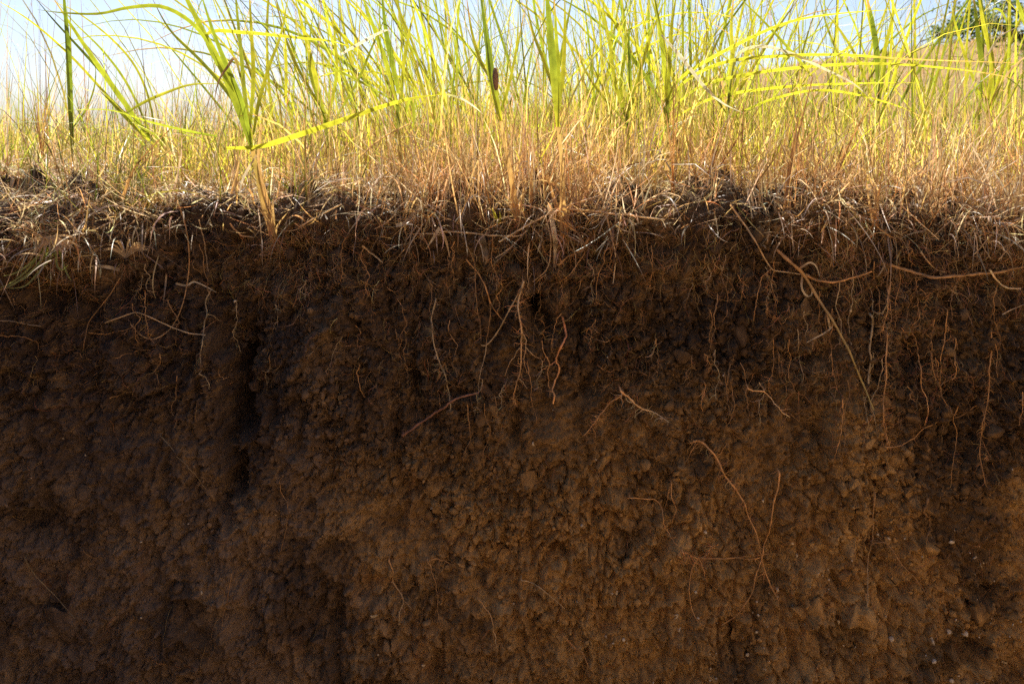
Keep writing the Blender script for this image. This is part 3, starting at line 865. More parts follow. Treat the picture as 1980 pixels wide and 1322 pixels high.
GT = "tall green grass plants on the bank edge"
YG = np.array([0.36, 0.365, 0.045])
DG = np.array([0.13, 0.18, 0.026])
WH = np.array([0.62, 0.58, 0.42])  # whitish blades: sun glint put into the colour

plant("tall_grass", "tall leaning grass plant with pink tan foot bared at the soil edge, leaves fanning up left", (530, 464), -0.045,
      [([(530, 464), (520, 430), (508, 390), (497, 335), (487, 285)], 12, 8, np.array([.50,.27,.15]), np.array([.42,.35,.13]), 0.01),
       ([(522, 455), (528, 420), (512, 370), (500, 310), (505, 240)], 8, 5, ORG, TAN, 0.03)],
      [([(489, 292), (462, 215), (428, 130), (392, 60), (352, -20), (330, -70)], 16, 0.01, 0.03, G2, G1),
       ([(486, 280), (468, 200), (435, 120), (408, 50), (380, -40)], 13, 0.0, -0.06, G2, G2),
       ([(488, 270), (474, 190), (466, 100), (458, 20), (452, -60)], 13, 0.01, 0.1, YG, G1),
       ([(420, 128), (398, 78), (365, 40), (312, 13), (250, 15), (190, 27), (120, 25), (72, 19)], 9, -0.02, -0.12, G2, G1),
       ([(484, 240), (490, 150), (486, 60), (480, -50)], 10, 0.02, 0.1, G1, YG),
       ([(470, 200), (430, 140), (400, 66), (480, 64), (560, 72), (640, 80), (672, 90)], 9, 0.01, 0.05, G1, YG),
       ([(470, 170), (455, 115), (440, 130), (422, 160), (411, 215)], 7, -0.02, -0.05, G1, BRN * 1.4),
       ([(490, 260), (500, 200), (520, 130), (545, 60), (560, -30)], 9, 0.02, 0.16, G1, YG),
       ([(486, 250), (440, 180), (390, 120), (330, 60), (290, -10)], 8, 0.03, 0.15, G2, G1),
       ([(496, 300), (478, 330), (468, 352), (462, 378)], 6, 0.0, -0.02, TAN, PALE)], group=GT)
plant("tall_grass", "upright single grass shoot near the left end, its shaded side coloured dark green", (142, 325), 0.10,
      [([(142, 325), (139, 270), (137, 210)], 9, 8, TAN, G2, 0.0)],
      [([(141, 305), (137, 220), (134, 140), (130, 70), (124, 0), (120, -60)], 13, 0, -0.02, G2, DG, (.5, -1, 0)),  # half shade put into the colour: dark blade here, yellow one next
       ([(142, 300), (138, 215), (137, 120), (136, 50), (135, -40)], 10, 0.005, 0.03, G1, YG, (-.5, -1, 0)),
       ([(139, 250), (170, 205), (185, 150), (178, 95)], 5, 0.01, 0.05, G2, G1)], group=GT)
plant("tall_grass", "grass plant whose long blades sweep up to the top left corner", (305, 305), 0.14,
      [([(305, 305), (300, 285), (290, 262)], 8, 7, TAN, G2, 0.0)],
      [([(292, 272), (245, 205), (195, 135), (148, 65), (92, -20)], 13, 0, -0.05, G2, G1),
       ([(290, 262), (235, 195), (200, 145), (155, 95), (100, 35), (55, -20)], 8, 0, -0.03, G2, DG),
       ([(296, 278), (230, 210), (140, 112), (60, 42), (-20, -8)], 8, 0.02, 0.08, G2, YG),
       ([(300, 280), (250, 170), (200, 100), (140, 40), (100, -10)], 7, 0.02, 0.12, G1, G1),
       ([(302, 285), (255, 240), (222, 205), (192, 175)], 9, -0.01, -0.05, YG, G1),
       ([(304, 290), (290, 200), (262, 130), (215, 75), (150, 25), (95, 0)], 7, 0.04, 0.16, G1, YG)], group=GT)
plant("tall_grass", "low grass plant with a green blade lying flat and another arching right", (330, 300), 0.06,
      [([(330, 300), (322, 280), (310, 262)], 6, 5, TAN, G2, 0.0)],
      [([(420, 264), (360, 253), (290, 236), (210, 213), (125, 214)], 9, -0.02, -0.04, G2, G1),
       ([(240, 222), (275, 200), (315, 182), (370, 164), (440, 162)], 8, 0.0, 0.05, G2, YG),
       ([(318, 290), (300, 262), (265, 240), (200, 175)], 6, 0.02, 0.06, G2, G1)], group=GT)
plant("tall_grass", "grass plant with one broad yellow green blade swinging low across the straw", (700, 290), 0.02,
      [([(700, 300), (735, 270), (790, 240)], 4, 3, TAN, TAN, 0.01)],
      [([(438, 287), (500, 284), (560, 267), (640, 240), (740, 206), (800, 190), (862, 182)], 13, -0.07, -0.03, YG, YG, (0, -1, -.5)),
       ([(860, 182), (890, 190), (915, 205), (935, 222)], 5, -0.02, 0.02, YG, WH)], group=GT)  # white highlight at the blade's end given as colour
plant("tall_grass", "slender tan stemmed grass with a dark green top, carrying the brown cocoon", (1004, 430), -0.035,
      [([(1004, 430), (996, 390), (986, 330), (977, 280), (968, 228)], 10, 7, ORG, TAN * .9 + G2 * .3, 0.01),
       ([(1000, 425), (990, 395), (992, 350), (1010, 300)], 6, 4, ORG, TAN, 0.02)],
      [([(969, 234), (957, 180), (946, 110), (936, 40), (926, -40)], 17, 0, -0.02, YG, DG, (.6, -1, 0)),
       ([(967, 230), (955, 185), (944, 130), (941, 90), (934, 20)], 11, 0.004, 0.02, YG, G1, (-.7, -1, 0)),
       ([(952, 160), (930, 120), (912, 60), (900, -20)], 8, 0.01, 0.08, G1, YG),
       ([(966, 220), (985, 160), (1000, 80), (1002, -10)], 8, 0.02, 0.1, G1, YG)], group=GT)
plant("tall_grass", "grass stalk on an orange pointed foot with a green leaf bundle straight above it", (1091, 458), -0.05,
      [([(1091, 458), (1089, 425), (1088, 380), (1086, 310), (1078, 240)], 15, 7, ORG * 1.05, TAN * .9 + G2 * .25, 0.01),
       ([(1088, 450), (1080, 410), (1070, 380), (1058, 340)], 9, 5, ORG, ORG, 0.02),
       ([(1094, 448), (1098, 415), (1108, 385)], 7, 5, ORG, TAN, 0.02)],
      [([(1079, 246), (1073, 170), (1066, 90), (1060, 20), (1054, -50)], 18, 0, 0.0, YG, G2, (.5, -1, 0)),
       ([(1078, 242), (1080, 160), (1076, 80), (1070, -30)], 11, 0.005, 0.03, YG, G1, (-.6, -1, 0)),
       ([(1077, 220), (1088, 150), (1092, 70), (1092, -30)], 10, 0.01, 0.08, G1, YG),
       ([(1072, 180), (1052, 120), (1030, 60), (1012, -20)], 8, 0.01, 0.12, G1, YG),
       ([(1082, 260), (1110, 180), (1150, 110), (1205, 40)], 6, 0.0, 0.1, TAN, YG)], group=GT)
plant("tall_grass", "pair of tall blades rising behind a bent whitish leaf, left of centre", (775, 330), 0.10,
      [([(775, 330), (772, 270), (768, 200)], 8, 7, TAN, G2, 0.0)],
      [([(769, 205), (752, 140), (732, 80), (712, 25), (692, -30)], 14, 0, 0.0, YG, G1),
       ([(770, 180), (756, 110), (745, 50), (736, -30)], 13, 0.01, 0.0, G1, DG),
       ([(776, 200), (780, 130), (792, 60), (812, -20)], 9, 0.01, 0.06, G1, YG),
       ([(660, 105), (700, 82), (738, 62), (755, 58)], 8, -0.04, -0.06, WH, WH),
       ([(768, 200), (700, 160), (640, 132), (600, 120)], 6, 0, -0.03, G1, G1),
       ([(790, 240), (785, 215), (795, 195), (800, 230), (795, 262)], 8, 0, -0.02, G2, G1)], group=GT)
plant("tall_grass", "tall grass clump leaning left whose blades leave the picture top, right of the pink footed plant", (640, 340), 0.18,
      [([(640, 340), (635, 290), (628, 230)], 7, 6, TAN, G2, 0.0)],
      [([(630, 240), (610, 150), (590, 70), (566, -20)], 12, 0, 0.0, G1, YG), ([(628, 230), (600, 140), (600, 70), (612, -10)], 9, 0, 0.05, G1, G1),
       ([(632, 240), (650, 150), (648, 80), (640, -10)], 9, 0, 0.05, YG, YG), ([(628, 220), (575, 130), (548, 60), (530, -20)], 9, 0, 0.08, G1, YG),
       ([(553, 200), (553, 120), (550, 50)], 8, 0.0, 0.0, YG, YG), ([(636, 250), (690, 160), (720, 90), (760, 0)], 7, 0, .1, G1, G1)], group=GT)
plant("tall_grass", "tall clump of narrow blades just right of the orange footed stalk", (1215, 330), 0.16,
      [([(1215, 330), (1214, 280), (1212, 220)], 8, 6, TAN, G2, 0.0)],
      [([(1214, 230), (1218, 150), (1216, 70), (1222, -30)], 13, 0, 0, YG, DG), ([(1213, 240), (1190, 160), (1178, 80), (1160, -20)], 10, 0, .05, G1, YG),
       ([(1212, 220), (1240, 130), (1262, 60), (1290, -10)], 9, 0, .08, G1, YG), ([(1216, 250), (1200, 170), (1210, 80), (1200, -30)], 9, 0, .1, YG, G1),
       ([(1214, 240), (1160, 180), (1120, 110), (1100, 20)], 7, 0, .1, G1, YG)], group=GT)
plant("tall_grass", "broad bladed grass clump spreading stiff arches to the right of centre", (1290, 330), 0.10,
      [([(1290, 330), (1291, 260), (1290, 190)], 9, 7, TAN, G2, 0.0)],
      [([(1290, 200), (1284, 120), (1276, 60), (1262, -30)], 12, 0, .0, YG, G1), ([(1292, 190), (1295, 110), (1300, 40), (1312, -30)], 10, 0, .05, G1, YG),
       ([(1288, 200), (1320, 148), (1430, 84), (1530, 42), (1640, 25), (1772, 17)], 10, 0, -0.06, G1, YG, (0, -1, -.4)),
       ([(1292, 210), (1320, 162), (1400, 121), (1520, 108), (1640, 107), (1760, 115), (1990, 123)], 9, 0.02, 0.0, G1, YG, (0, -1, -.4)),
       ([(1279, 68), (1318, 112), (1362, 168), (1398, 200), (1438, 219)], 9, -0.02, -0.08, WH, WH, (0, -1, -.4)),
       ([(1290, 220), (1350, 170), (1440, 145), (1580, 128), (1720, 124), (1880, 138), (1990, 158)], 8, 0.03, 0.02, G1, YG, (0, -1, -.4)),
       ([(1300, 230), (1380, 190), (1500, 170), (1640, 162), (1780, 160)], 8, 0.04, 0.1, YG, YG, (0, -1, -.4))], group=GT)
plant("tall_grass", "grass plant with a blade coloured white for sun glint arching down rightwards", (1400, 330), 0.14,
      [([(1400, 330), (1405, 260), (1410, 180)], 7, 6, TAN, G2, 0.0)],
      [([(1408, 190), (1425, 110), (1470, 90), (1530, 104), (1590, 132), (1650, 162), (1692, 200)], 8, 0, -0.06, G1, WH, (0, -1, -.4)),
       ([(1408, 200), (1416, 120), (1414, 50), (1420, -20)], 10, 0, 0, YG, YG), ([(1406, 200), (1440, 120), (1452, 60), (1480, -20)], 11, 0, .05, G1, YG),
       ([(1570, 148), (1535, 105), (1470, 35), (1412, -20)], 8, 0, -0.03, YG, G1), ([(1410, 210), (1450, 140), (1500, 60), (1550, -10)], 8, .02, .1, YG, YG),
       ([(1405, 220), (1360, 150), (1345, 80), (1352, -20)], 9, 0, .08, G1, YG), ([(1405, 230), (1500, 190), (1600, 175), (1720, 200), (1800, 235)], 7, 0, -.05, G1, YG, (0, -1, -.4))], group=GT)
plant("tall_grass", "dark green forked grass plant standing before the tan hill", (1698, 260), 0.30,
      [([(1698, 265), (1698, 220), (1697, 180)], 9, 8, TAN, G2, 0.0)],
      [([(1698, 190), (1696, 110), (1686, 40), (1672, -20)], 15, 0, 0, G2, DG), ([(1697, 190), (1706, 120), (1722, 50), (1738, -20)], 11, 0, .03, G1, YG),
       ([(1699, 200), (1712, 120), (1712, 40)], 7, 0, .05, G1, G1), ([(1690, 205), (1660, 120), (1625, 60), (1590, 20)], 8, 0, .05, G1, YG),
       ([(1702, 200), (1760, 140), (1800, 80), (1838, -10)], 9, 0, .04, YG, YG), ([(1695, 215), (1640, 140), (1602, 60), (1580, -20)], 8, .04, .1, YG, G1)], group=GT)
plant("tall_grass", "thick bundle of broad blades in front of the tree at the right", (1912, 250), 0.22,
      [([(1912, 255), (1910, 215), (1908, 185)], 10, 9, TAN, G2, 0.0)],
      [([(1908, 195), (1898, 120), (1888, 40), (1880, -30)], 16, 0, 0, YG, G2), ([(1910, 195), (1918, 120), (1900, 40), (1890, -30)], 13, 0, .02, YG, YG),
       ([(1914, 210), (1922, 140), (1908, 60), (1895, -20)], 11, 0, .03, YG, G1), ([(1916, 215), (1946, 130), (1950, 60), (1938, 25), (1922, 18), (1908, 30)], 8, 0, -.02, G1, G1),
       ([(1905, 215), (1870, 120), (1848, 50), (1838, 0)], 8, 0, .03, G1, YG), ([(1990, 60), (1976, 30), (1962, -20)], 12, 0, 0, YG, G1),
       ([(1908, 220), (1930, 170), (1960, 130), (1995, 100)], 7, 0, 0, YG, TAN), ([(1850, 215), (1890, 150), (1930, 75), (1990, 45)], 5, -.03, -.03, TAN, PALE)], group=GT)

# more single clumps in the middle ground, built from one recipe
def clump(px0, depth, nb, lean, hmax):
    x0 = (px0 - 990) / FOC * (CAM_D + depth)
    b = base_at(np.array([x0]), np.array([depth]))[0]
    e = empty("reed_clump", tuple(b))
    for i in range(nb):
        a = lean + rng.normal(0, 0.22); h = rng.uniform(0.45, hmax); w = rng.uniform(0.004, 0.0085)
        dyy = rng.normal(0, 0.10)
        arch = rng.random() < 0.25
        t = np.linspace(0, 1, 6)
        ang_ = a + (rng.uniform(0.8, 1.7) * np.sign(a + 1e-3) if arch else rng.normal(0, .25)) * t ** 1.5
        st = h / 5
        cxs = x0 + rng.normal(0, .012) + np.concatenate([[0], np.cumsum(np.sin(ang_[1:]) * st)])
        czs = b[2] + np.concatenate([[0], np.cumsum(np.cos(ang_[1:]) * st)])
        pts = np.stack([cxs, depth + dyy * t, czs], 1)
        g = [G1, YG, G3, G2][rng.choice(4, p=[.3, .35, .2, .15])]
        ribbon("blade", pts, [w * .6, w, w, w * .7, w * .05], TAN * .9, g * rng.uniform(.85, 1.15), M_GREEN, parent=e, n=16, fold=.2, cmid=.3, face=(rng.normal(0, .6), -1, .1), twist=rng.normal(0, .6))
    tag(e, "tall narrow leaved green reed clump in the thicket behind the bank edge", "grass", "green reed clumps in the middle ground")
for px0 in [585, 670, 715, 830, 860, 890, 925, 1010, 1040, 1120, 1145, 1175, 1245, 1265, 1330, 1350, 1440, 1475, 1530, 1600, 1660, 1755, 1830, 1870, 1955, 560, 800, 975]:
    clump(px0, rng.uniform(0.25, 1.0), int(rng.integers(5, 9)), float(np.interp(px0, [500, 800, 1100, 1500, 1980], [-.32, -.25, -.02, .12, .05])), 1.0)

for pl_, (fx_, fy_, fd_) in zip([o for o in col.objects if o.name.startswith("tall_grass") and o.type == 'EMPTY' and ("pink" in o["label"].split(",")[0] or "cocoon" in o["label"] or "orange pointed" in o["label"])], [(531, 460, -.045), (1003, 426, -.035), (1091, 455, -.05)]):
    n = 46
    st = np.array(P(fx_, fy_, fd_)) + rng.normal(0, .004, (n, 3)) * np.array([1, .6, .6])
    hairs("root_hairs", st, np.stack([rng.normal(0, .6, n), rng.normal(.3, .3, n), -np.ones(n)], 1), rng.uniform(.02, .075, n), rng.uniform(.0004, .0008, n), pick([np.array([.44, .24, .10]), np.array([.30, .17, .08])], [1, 1], n, .3), M_ROOT, parent=pl_, K=8, wig=.4, follow=False)
    for _ in range(5):
        a_ = rng.normal(0, .35); h_ = rng.uniform(35, 90)
        ribbon("dead_sheath", curve([(fx_ + rng.normal(0, 3), fy_ - rng.uniform(-6, 8)), (fx_ + a_ * h_ * .4, fy_ - h_ * .5), (fx_ + a_ * h_ + rng.normal(0, 8), fy_ - h_)], fd_, fd_ - rng.uniform(-.01, .03)), [.003, .0045, .003, .0005], ORG * rng.uniform(.45, .8), TAN * .8, M_STALK, parent=pl_, n=12, fold=.25)

# cocoon on the slender stalk
def cocoon():
    C = spline([P(957, 132, -0.06), P(958, 150, -0.062), P(959, 175, -0.06)], 16)
    t = np.linspace(0, 1, 16)
    r = 0.0048 * np.sin(np.pi * (0.06 + 0.88 * t)) ** 0.55
    v, f = tube_arrays(C, r, 14)
    v = v.reshape(16, 14, 3)
    v = C[:, None] + (v - C[:, None]) * (1 + 0.28 * (np.arange(14) % 2))[None, :, None] * (1 + rng.normal(0, .06, (16, 14, 1)))
    o = mesh_obj("cocoon", v.reshape(-1, 3), f, 4, M_COCOON)
    tag(o, "brown ridged insect cocoon hanging on a green blade near the top centre", "cocoon")
cocoon()

# ---------------------------------------------------------------- dry stalks standing at the edge and stems lying over the face
def lay(pts, off=0.004, stiff=3):
    """photo pixels laid on the face, kept in front of its lumps"""
    m = 5 * len(pts)
    q = spline([(a, b, 0.0) for a, b in pts], m)
    x = (q[:, 0] - 990) / FOC * CAM_D; z = CAM_Z + (250 - q[:, 1]) / FOC * CAM_D
    zc = np.minimum(z, edge_z(x) - 0.01)
    g = np.linspace(-.007, .007, 4)
    yy = np.min([np.minimum(wall_y(x + a, np.minimum(zc, zc + b)), 0.02) for a in g for b in g], 0)
    for _ in range(stiff):
        sm = np.convolve(np.pad(yy, 2, 'edge'), [.1, .2, .4, .2, .1], 'valid')
        yy = np.minimum(sm, yy + .003)
    yy = yy - off - .001
    d = CAM_D + yy
    return [((a - 990) / FOC * dd, y, CAM_Z + (250 - b) / FOC * dd) for (a, b, _), y, dd in zip(q, yy, d)]

def straw(label, pts, w, c0, c1, off=0.005, flat=False, name="dry_stalk", cat="stalk", n=24, group=None, taper=0.6):
    p3 = lay(pts, off)
    if w < 6: w = w * .8
    if flat:
        o = ribbon(name, p3, [w / 1000, w / 1000, w * taper / 1000, w * .15 / 1000], c0, c1, M_STRAW, n=n, fold=.15)
    else:
        o, _ = tube(name, p3, [w / 2000, w * taper / 2000], c0, c1, M_STRAW, n=n, k=6, rough=0.0008)
    tag(o, label, cat, group)
    return o

straw("straight pale straw slanting up right across the orange stalk foot", [(965, 468), (1030, 430), (1090, 400), (1170, 376)], 4.5, PALE, TAN, off=.02)
straw("long straight tan straw lying level at the soil edge right of the orange foot", [(1098, 404), (1180, 412), (1285, 425)], 5.5, TAN * 1.1, PALE, off=.02)
straw("flat bleached straw ribbon hanging beside the orange stalk foot", [(1062, 396), (1068, 430), (1074, 470), (1071, 518)], 9, PALE * 1.1, PALE, off=.012, flat=True, taper=1)
straw("thin bent straw hanging to the burrow hole", [(1055, 418), (1064, 455), (1064, 490), (1057, 520), (1030, 545)], 3.5, PALE, TAN)
straw("single curved straw hanging down on the face right of the orange foot", [(1172, 415), (1183, 460), (1190, 500), (1185, 548)], 4.5, TAN, PALE)
straw("golden straw bent sharply at a knee on the right of the face", [(1412, 396), (1450, 450), (1487, 513), (1510, 525), (1565, 532)], 4.5, TAN * 1.1, PALE)
straw("dull green stem lying along the upper right face above the long reddish stem", [(1425, 400), (1455, 435), (1485, 465)], 3, G2, TAN)
straw("pale straw spray poking sideways at the far left of the face", [(0, 620), (30, 622), (60, 628), (78, 631)], 4, GREY, GREY)
straw("big thin orange stem looping down and back up on the left face", [(345, 395), (360, 440), (366, 500), (360, 560), (345, 610), (325, 640), (300, 655), (275, 650), (252, 626)], 3.2, ORG, TAN * .9)
straw("thin orange stem curving down left under the small root ball", [(232, 538), (205, 580), (172, 622), (165, 650), (161, 678)], 3.2, ORG, BRN * 1.3)
straw("pale bent straw lying across the left face", [(203, 624), (250, 607), (272, 606), (310, 622), (360, 643), (398, 648)], 3.6, TAN, PALE)
straw("short pale straw stub leaning on the grey left face", [(322, 530), (319, 560), (315, 590)], 4, TAN, GREY, flat=True)
straw("thick orange stub with a knob sticking out below the left turf", [(445, 432), (455, 445), (468, 455), (490, 459)], 5, ORG * 1.2, TAN, off=.02)
straw("thin straw hanging beside the looped orange stem", [(385, 425), (395, 470), (403, 525)], 3, TAN, GREY)
straw("flat grey straw leaf drooping left from the hairy root ball", [(232, 522), (205, 516), (180, 515), (140, 522)], 6, GREY, PALE, flat=True)
straw("broken flat straw leaf on the left face beside the black gully", [(340, 548), (360, 552), (376, 545), (400, 555), (418, 565)], 5, GREY, PALE, flat=True)
straw("curled flat straw leaf on the edge left of centre", [(765, 436), (785, 430), (800, 412), (815, 402), (806, 400)], 7, PALE, GREY, off=.03, flat=True)
straw("pale straw forked star piece on the edge left of centre, left arm", [(850, 440), (838, 460), (824, 482)], 6, PALE, PALE, off=.02, flat=True)
straw("pale straw forked star piece on the edge left of centre, right arm", [(850, 440), (862, 465), (870, 498)], 6, PALE, TAN, off=.02, flat=True)
straw("long straw reaching from the forked straw toward the bleached ribbon", [(855, 448), (900, 450), (950, 455), (1000, 456), (1020, 446)], 4.5, TAN, PALE, off=.015)
straw("thin straw slanting down left below the long edge straw", [(1003, 462), (985, 480), (958, 499)], 3.6, TAN, PALE)
straw("short white tipped straw pointing down right under the left centre edge", [(700, 475), (718, 490), (740, 508)], 5, TAN, PALE, off=.012)
straw("grey brown flat stub pressed upright in the face left of centre", [(931, 455), (936, 480), (942, 508)], 13, GREY * .45, GREY * .4, off=.004, flat=True, taper=.9)
straw("brown stub leaning in the upper right face", [(1608, 435), (1614, 465), (1622, 492)], 12, BRN * 1.3, BRN * 1.1, off=.004, flat=True, taper=.9)
straw("broad brown stub above the horizontal rhizome at right", [(1828, 505), (1822, 520), (1818, 532)], 13, BRN * 1.2, BRN, off=.006, flat=True, taper=.9)
straw("golden straw slanting down onto the horizontal rhizome", [(1780, 487), (1795, 507), (1812, 522), (1830, 527)], 4, TAN * 1.1, TAN)
straw("bright white bent straw at the right end of the face", [(1914, 522), (1928, 543), (1945, 555), (1974, 558)], 5, PALE * 1.25, PALE * 1.2, off=.012)
straw("thin pale straw leaning in the right end face below the white straw", [(1938, 608), (1960, 597), (1985, 586)], 3, PALE, GREY)
straw("crossed grey straw hanging at the right end edge, steep one", [(1888, 447), (1900, 475), (1915, 500)], 3, GREY, PALE, off=.015)
straw("crossed grey straw hanging at the right end edge, slanting back", [(1915, 455), (1895, 480), (1882, 493)], 3, GREY, PALE, off=.02)
straw("thin straw slanting down left at the right end edge", [(1965, 463), (1945, 485), (1930, 505)], 3, TAN, PALE, off=.012)
straw("long straw crossing the right edge litter", [(1738, 392), (1778, 430), (1815, 463)], 3.4, TAN * 1.1, PALE, off=.02)
straw("straw leaning from the turf down to a wavy root, upper left half", [(660, 395), (635, 408), (590, 432), (570, 445), (535, 448)], 3.6, PALE, TAN, off=.02)

long_stem = empty("fallen_stem", lay([(1500, 480), (1504, 484)])[0])
tube("stem", lay([(1502, 483), (1530, 508), (1552, 530), (1580, 575), (1610, 620), (1640, 675), (1665, 735), (1690, 792)], .020), [.0034, .0030, .0022, .0012], np.array([.58, .36, .19]), np.array([.56, .47, .17]), M_STRAW, parent=long_stem, n=40, rough=.001)
for pts, w in [([(1552, 528), (1550, 555), (1560, 572), (1570, 568), (1568, 545)], 4), ([(1545, 520), (1565, 508), (1578, 515), (1585, 535)], 3.5), ([(1600, 605), (1604, 630), (1606, 636)], 4), ([(1615, 622), (1600, 640), (1560, 662)], 3.5), ([(1558, 530), (1580, 543), (1620, 545)], 3)]:
    ribbon("leaf", lay(pts, .014), [w / 1000, w / 1000, w * .3 / 1000], ORG, PALE, M_STRAW, parent=long_stem, n=16, fold=.1)
tag(long_stem, "long reddish fallen stem slanting down the right of the face", "stem")

# dry stalks and tufts standing in the turf
def tuft(label, px0, py0, depth, stalks, colr=(ORG, TAN)):
    e = empty("dry_tuft", P(px0, py0, depth))
    for dx, dy, w in stalks:
        pts = curve([(px0 + rng.normal(0, 4), py0), (px0 + dx * .35 + rng.normal(0, 3), py0 - dy * .45), (px0 + dx, py0 - dy)], depth, depth + rng.normal(.03, .03))
        ribbon("stalk", pts, [w * .85 / 1000, w * .75 / 1000, w * .5 / 1000, w * .25 / 1000], colr[0] * rng.uniform(.85, 1.15), colr[1] * rng.uniform(.85, 1.15), M_STALK, parent=e, n=14, fold=.3, face=(rng.normal(0, .4), -1, 0))
    tag(e, label, "grass")
tuft("orange tan dry tuft rooted right of centre edge, stalks spreading", 1690, 440, -.03, [(-12, 110, 7), (8, 130, 7), (18, 120, 6), (-25, 150, 6), (-5, 90, 8), (30, 160, 5)])
tuft("single thick brown dry stalk leaning right above the bent golden straw", 1512, 432, -.02, [(32, 205, 10), (60, 285, 7)], (ORG * .9, BRN * 1.6))
tuft("leaning dry tuft at the right end pointing up right", 1840, 420, .04, [(60, 190, 7), (95, 170, 6), (75, 140, 6), (110, 210, 6), (40, 120, 5), (88, 125, 6)], (TAN, GREY * 1.1))
tuft("tan dry stalks pair left of the orange footed plant", 1028, 420, -.02, [(-6, 130, 7), (6, 150, 6), (2, 100, 7)])
tuft("upright brown dry stalks in the turf right of centre", 1300, 390, .03, [(2, 230, 7), (-12, 170, 6), (14, 200, 6), (22, 120, 5)], (ORG, BRN * 1.8))
tuft("straw tuft fanning right of the orange footed plant", 1110, 420, .0, [(40, 110, 6), (70, 150, 5), (60, 90, 5), (90, 170, 5), (25, 130, 6)])
tuft("thin purple brown bare stems at the left end, upright", 82, 300, .12, [(-8, 280, 2), (12, 300, 2.2), (6, 220, 2.4), (-50, 200, 2), (30, 310, 2), (-16, 130, 4), (-70, 180, 2), (45, 190, 2), (-34, 250, 2)], (BRN * 1.8, BRN * 1.4))
tuft("dark brown dry stem leaning right over the left turf", 235, 378, -.01, [(95, 130, 6), (70, 90, 4)], (ORG * .8, BRN))
tuft("dry stalks at the right edge of the turf, steep", 1960, 440, -.02, [(10, 150, 8), (25, 190, 7), (-14, 130, 5)], (TAN, GREY))
tuft("straw stalks leaning right in the turf below the arching blades", 1360, 395, .05, [(50, 170, 6), (80, 210, 5), (30, 150, 6), (110, 190, 5), (64, 120, 5)], (TAN, BRN * 1.7))
tuft("tan stalk cluster leaning right below the white blade", 1600, 400, .05, [(45, 160, 6), (80, 200, 6), (105, 230, 5), (30, 110, 5)], (TAN, BRN * 1.7))
tuft("dry brown tuft at the left of the pink footed plant", 455, 375, .02, [(8, 130, 7), (-6, 100, 8), (20, 120, 5), (-18, 80, 5)], (BRN * 1.7, TAN))

# overhanging torn turf at the left with drooping live blades
ot = empty("turf_tuft", P(95, 468, -.11))
for i in range(26):
    a = rng.uniform(-2.9, .3)
    l_ = rng.uniform(40, 95)
    e_ = (95 + math.cos(a) * l_ * rng.uniform(.5, 1.1), 468 - math.sin(a) * l_ * .35 + rng.uniform(-6, 16))
    ribbon("straw", curve([(95 + rng.normal(0, 12), 466 + rng.normal(0, 6)), ((95 + e_[0]) / 2, (466 + e_[1]) / 2 - 8), e_], -.11, -.13), [.003, .004, .0006], PALE * rng.uniform(.7, 1.1), TAN, M_STRAW, parent=ot, n=10, fold=.1)
for pts in [[(92, 478), (60, 508), (30, 528), (5, 534)], [(95, 480), (70, 515), (48, 538), (38, 545)], [(100, 482), (60, 525), (25, 550), (-6, 563)], [(88, 476), (55, 520), (20, 548), (0, 556)],
            [(110, 484), (80, 520), (50, 552), (20, 558)], [(115, 485), (122, 510), (130, 530), (138, 543)], [(108, 482), (110, 512), (120, 522), (132, 512)]]:
    ribbon("blade", curve(pts, -.115, -.15), [.003, .0038, .003, .0005], G2 * 1.2, np.array([.34, .36, .12]), M_GREEN, parent=ot, n=14, fold=.15)
tag(ot, "torn straw tuft with drooping green blades overhanging the left end", "grass")

rb = empty("root_ball", P(245, 500, -.035))
n = 170
a = rng.uniform(0, 6.28, n)
cx = np.array(P(245, 502, float(wall_y(-.745, -.1)) - .012))
st = cx + np.stack([np.cos(a) * .008, rng.normal(0, .005, n), np.sin(a) * .010], 1)
hairs("root_hairs", st, np.stack([np.cos(a), rng.normal(-.3, .5, n), np.sin(a) - .35], 1), rng.uniform(.012, .036, n), rng.uniform(.0003, .0006, n), pick([BRN * 1.5, TAN * .7], [2, 1], n, .3), M_ROOT, parent=rb, K=5, wig=.25, follow=False)
for i in range(14):
    a_ = rng.uniform(0.3, 2.9)
    ribbon("straw", curve([(243, 498), (243 + math.cos(a_) * 25, 490 - math.sin(a_) * 22), (243 + math.cos(a_) * 48, 486 - math.sin(a_) * 34 + 10)], -.05, -.07), [.003, .0035, .0006], GREY * .9, TAN, M_STRAW, parent=rb, n=8, fold=.1)
tag(rb, "hairy brown root ball of a small dead tuft hanging on the left face", "roots")

sh = empty("grass_shoot", P(958, 424, -.05))
ribbon("blade", curve([(964, 430), (957, 417), (952, 402)], -.05, -.055), [.003, .006, .001], G2, YG, M_GREEN, parent=sh, n=8)
ribbon("blade", curve([(963, 432), (968, 422), (966, 410)], -.05, -.045), [.002, .004, .001], YG, YG, M_GREEN, parent=sh, n=8)
tag(sh, "tiny fresh green shoot sprouting at the soil edge centre", "grass")

# ---------------------------------------------------------------- roots hanging on the face
RO = np.array([.64, .35, .14]); RP = np.array([.72, .54, .31]); RR = np.array([.44, .19, .10]); RB = np.array([.22, .11, .07]); RD = np.array([.40, .235, .11])

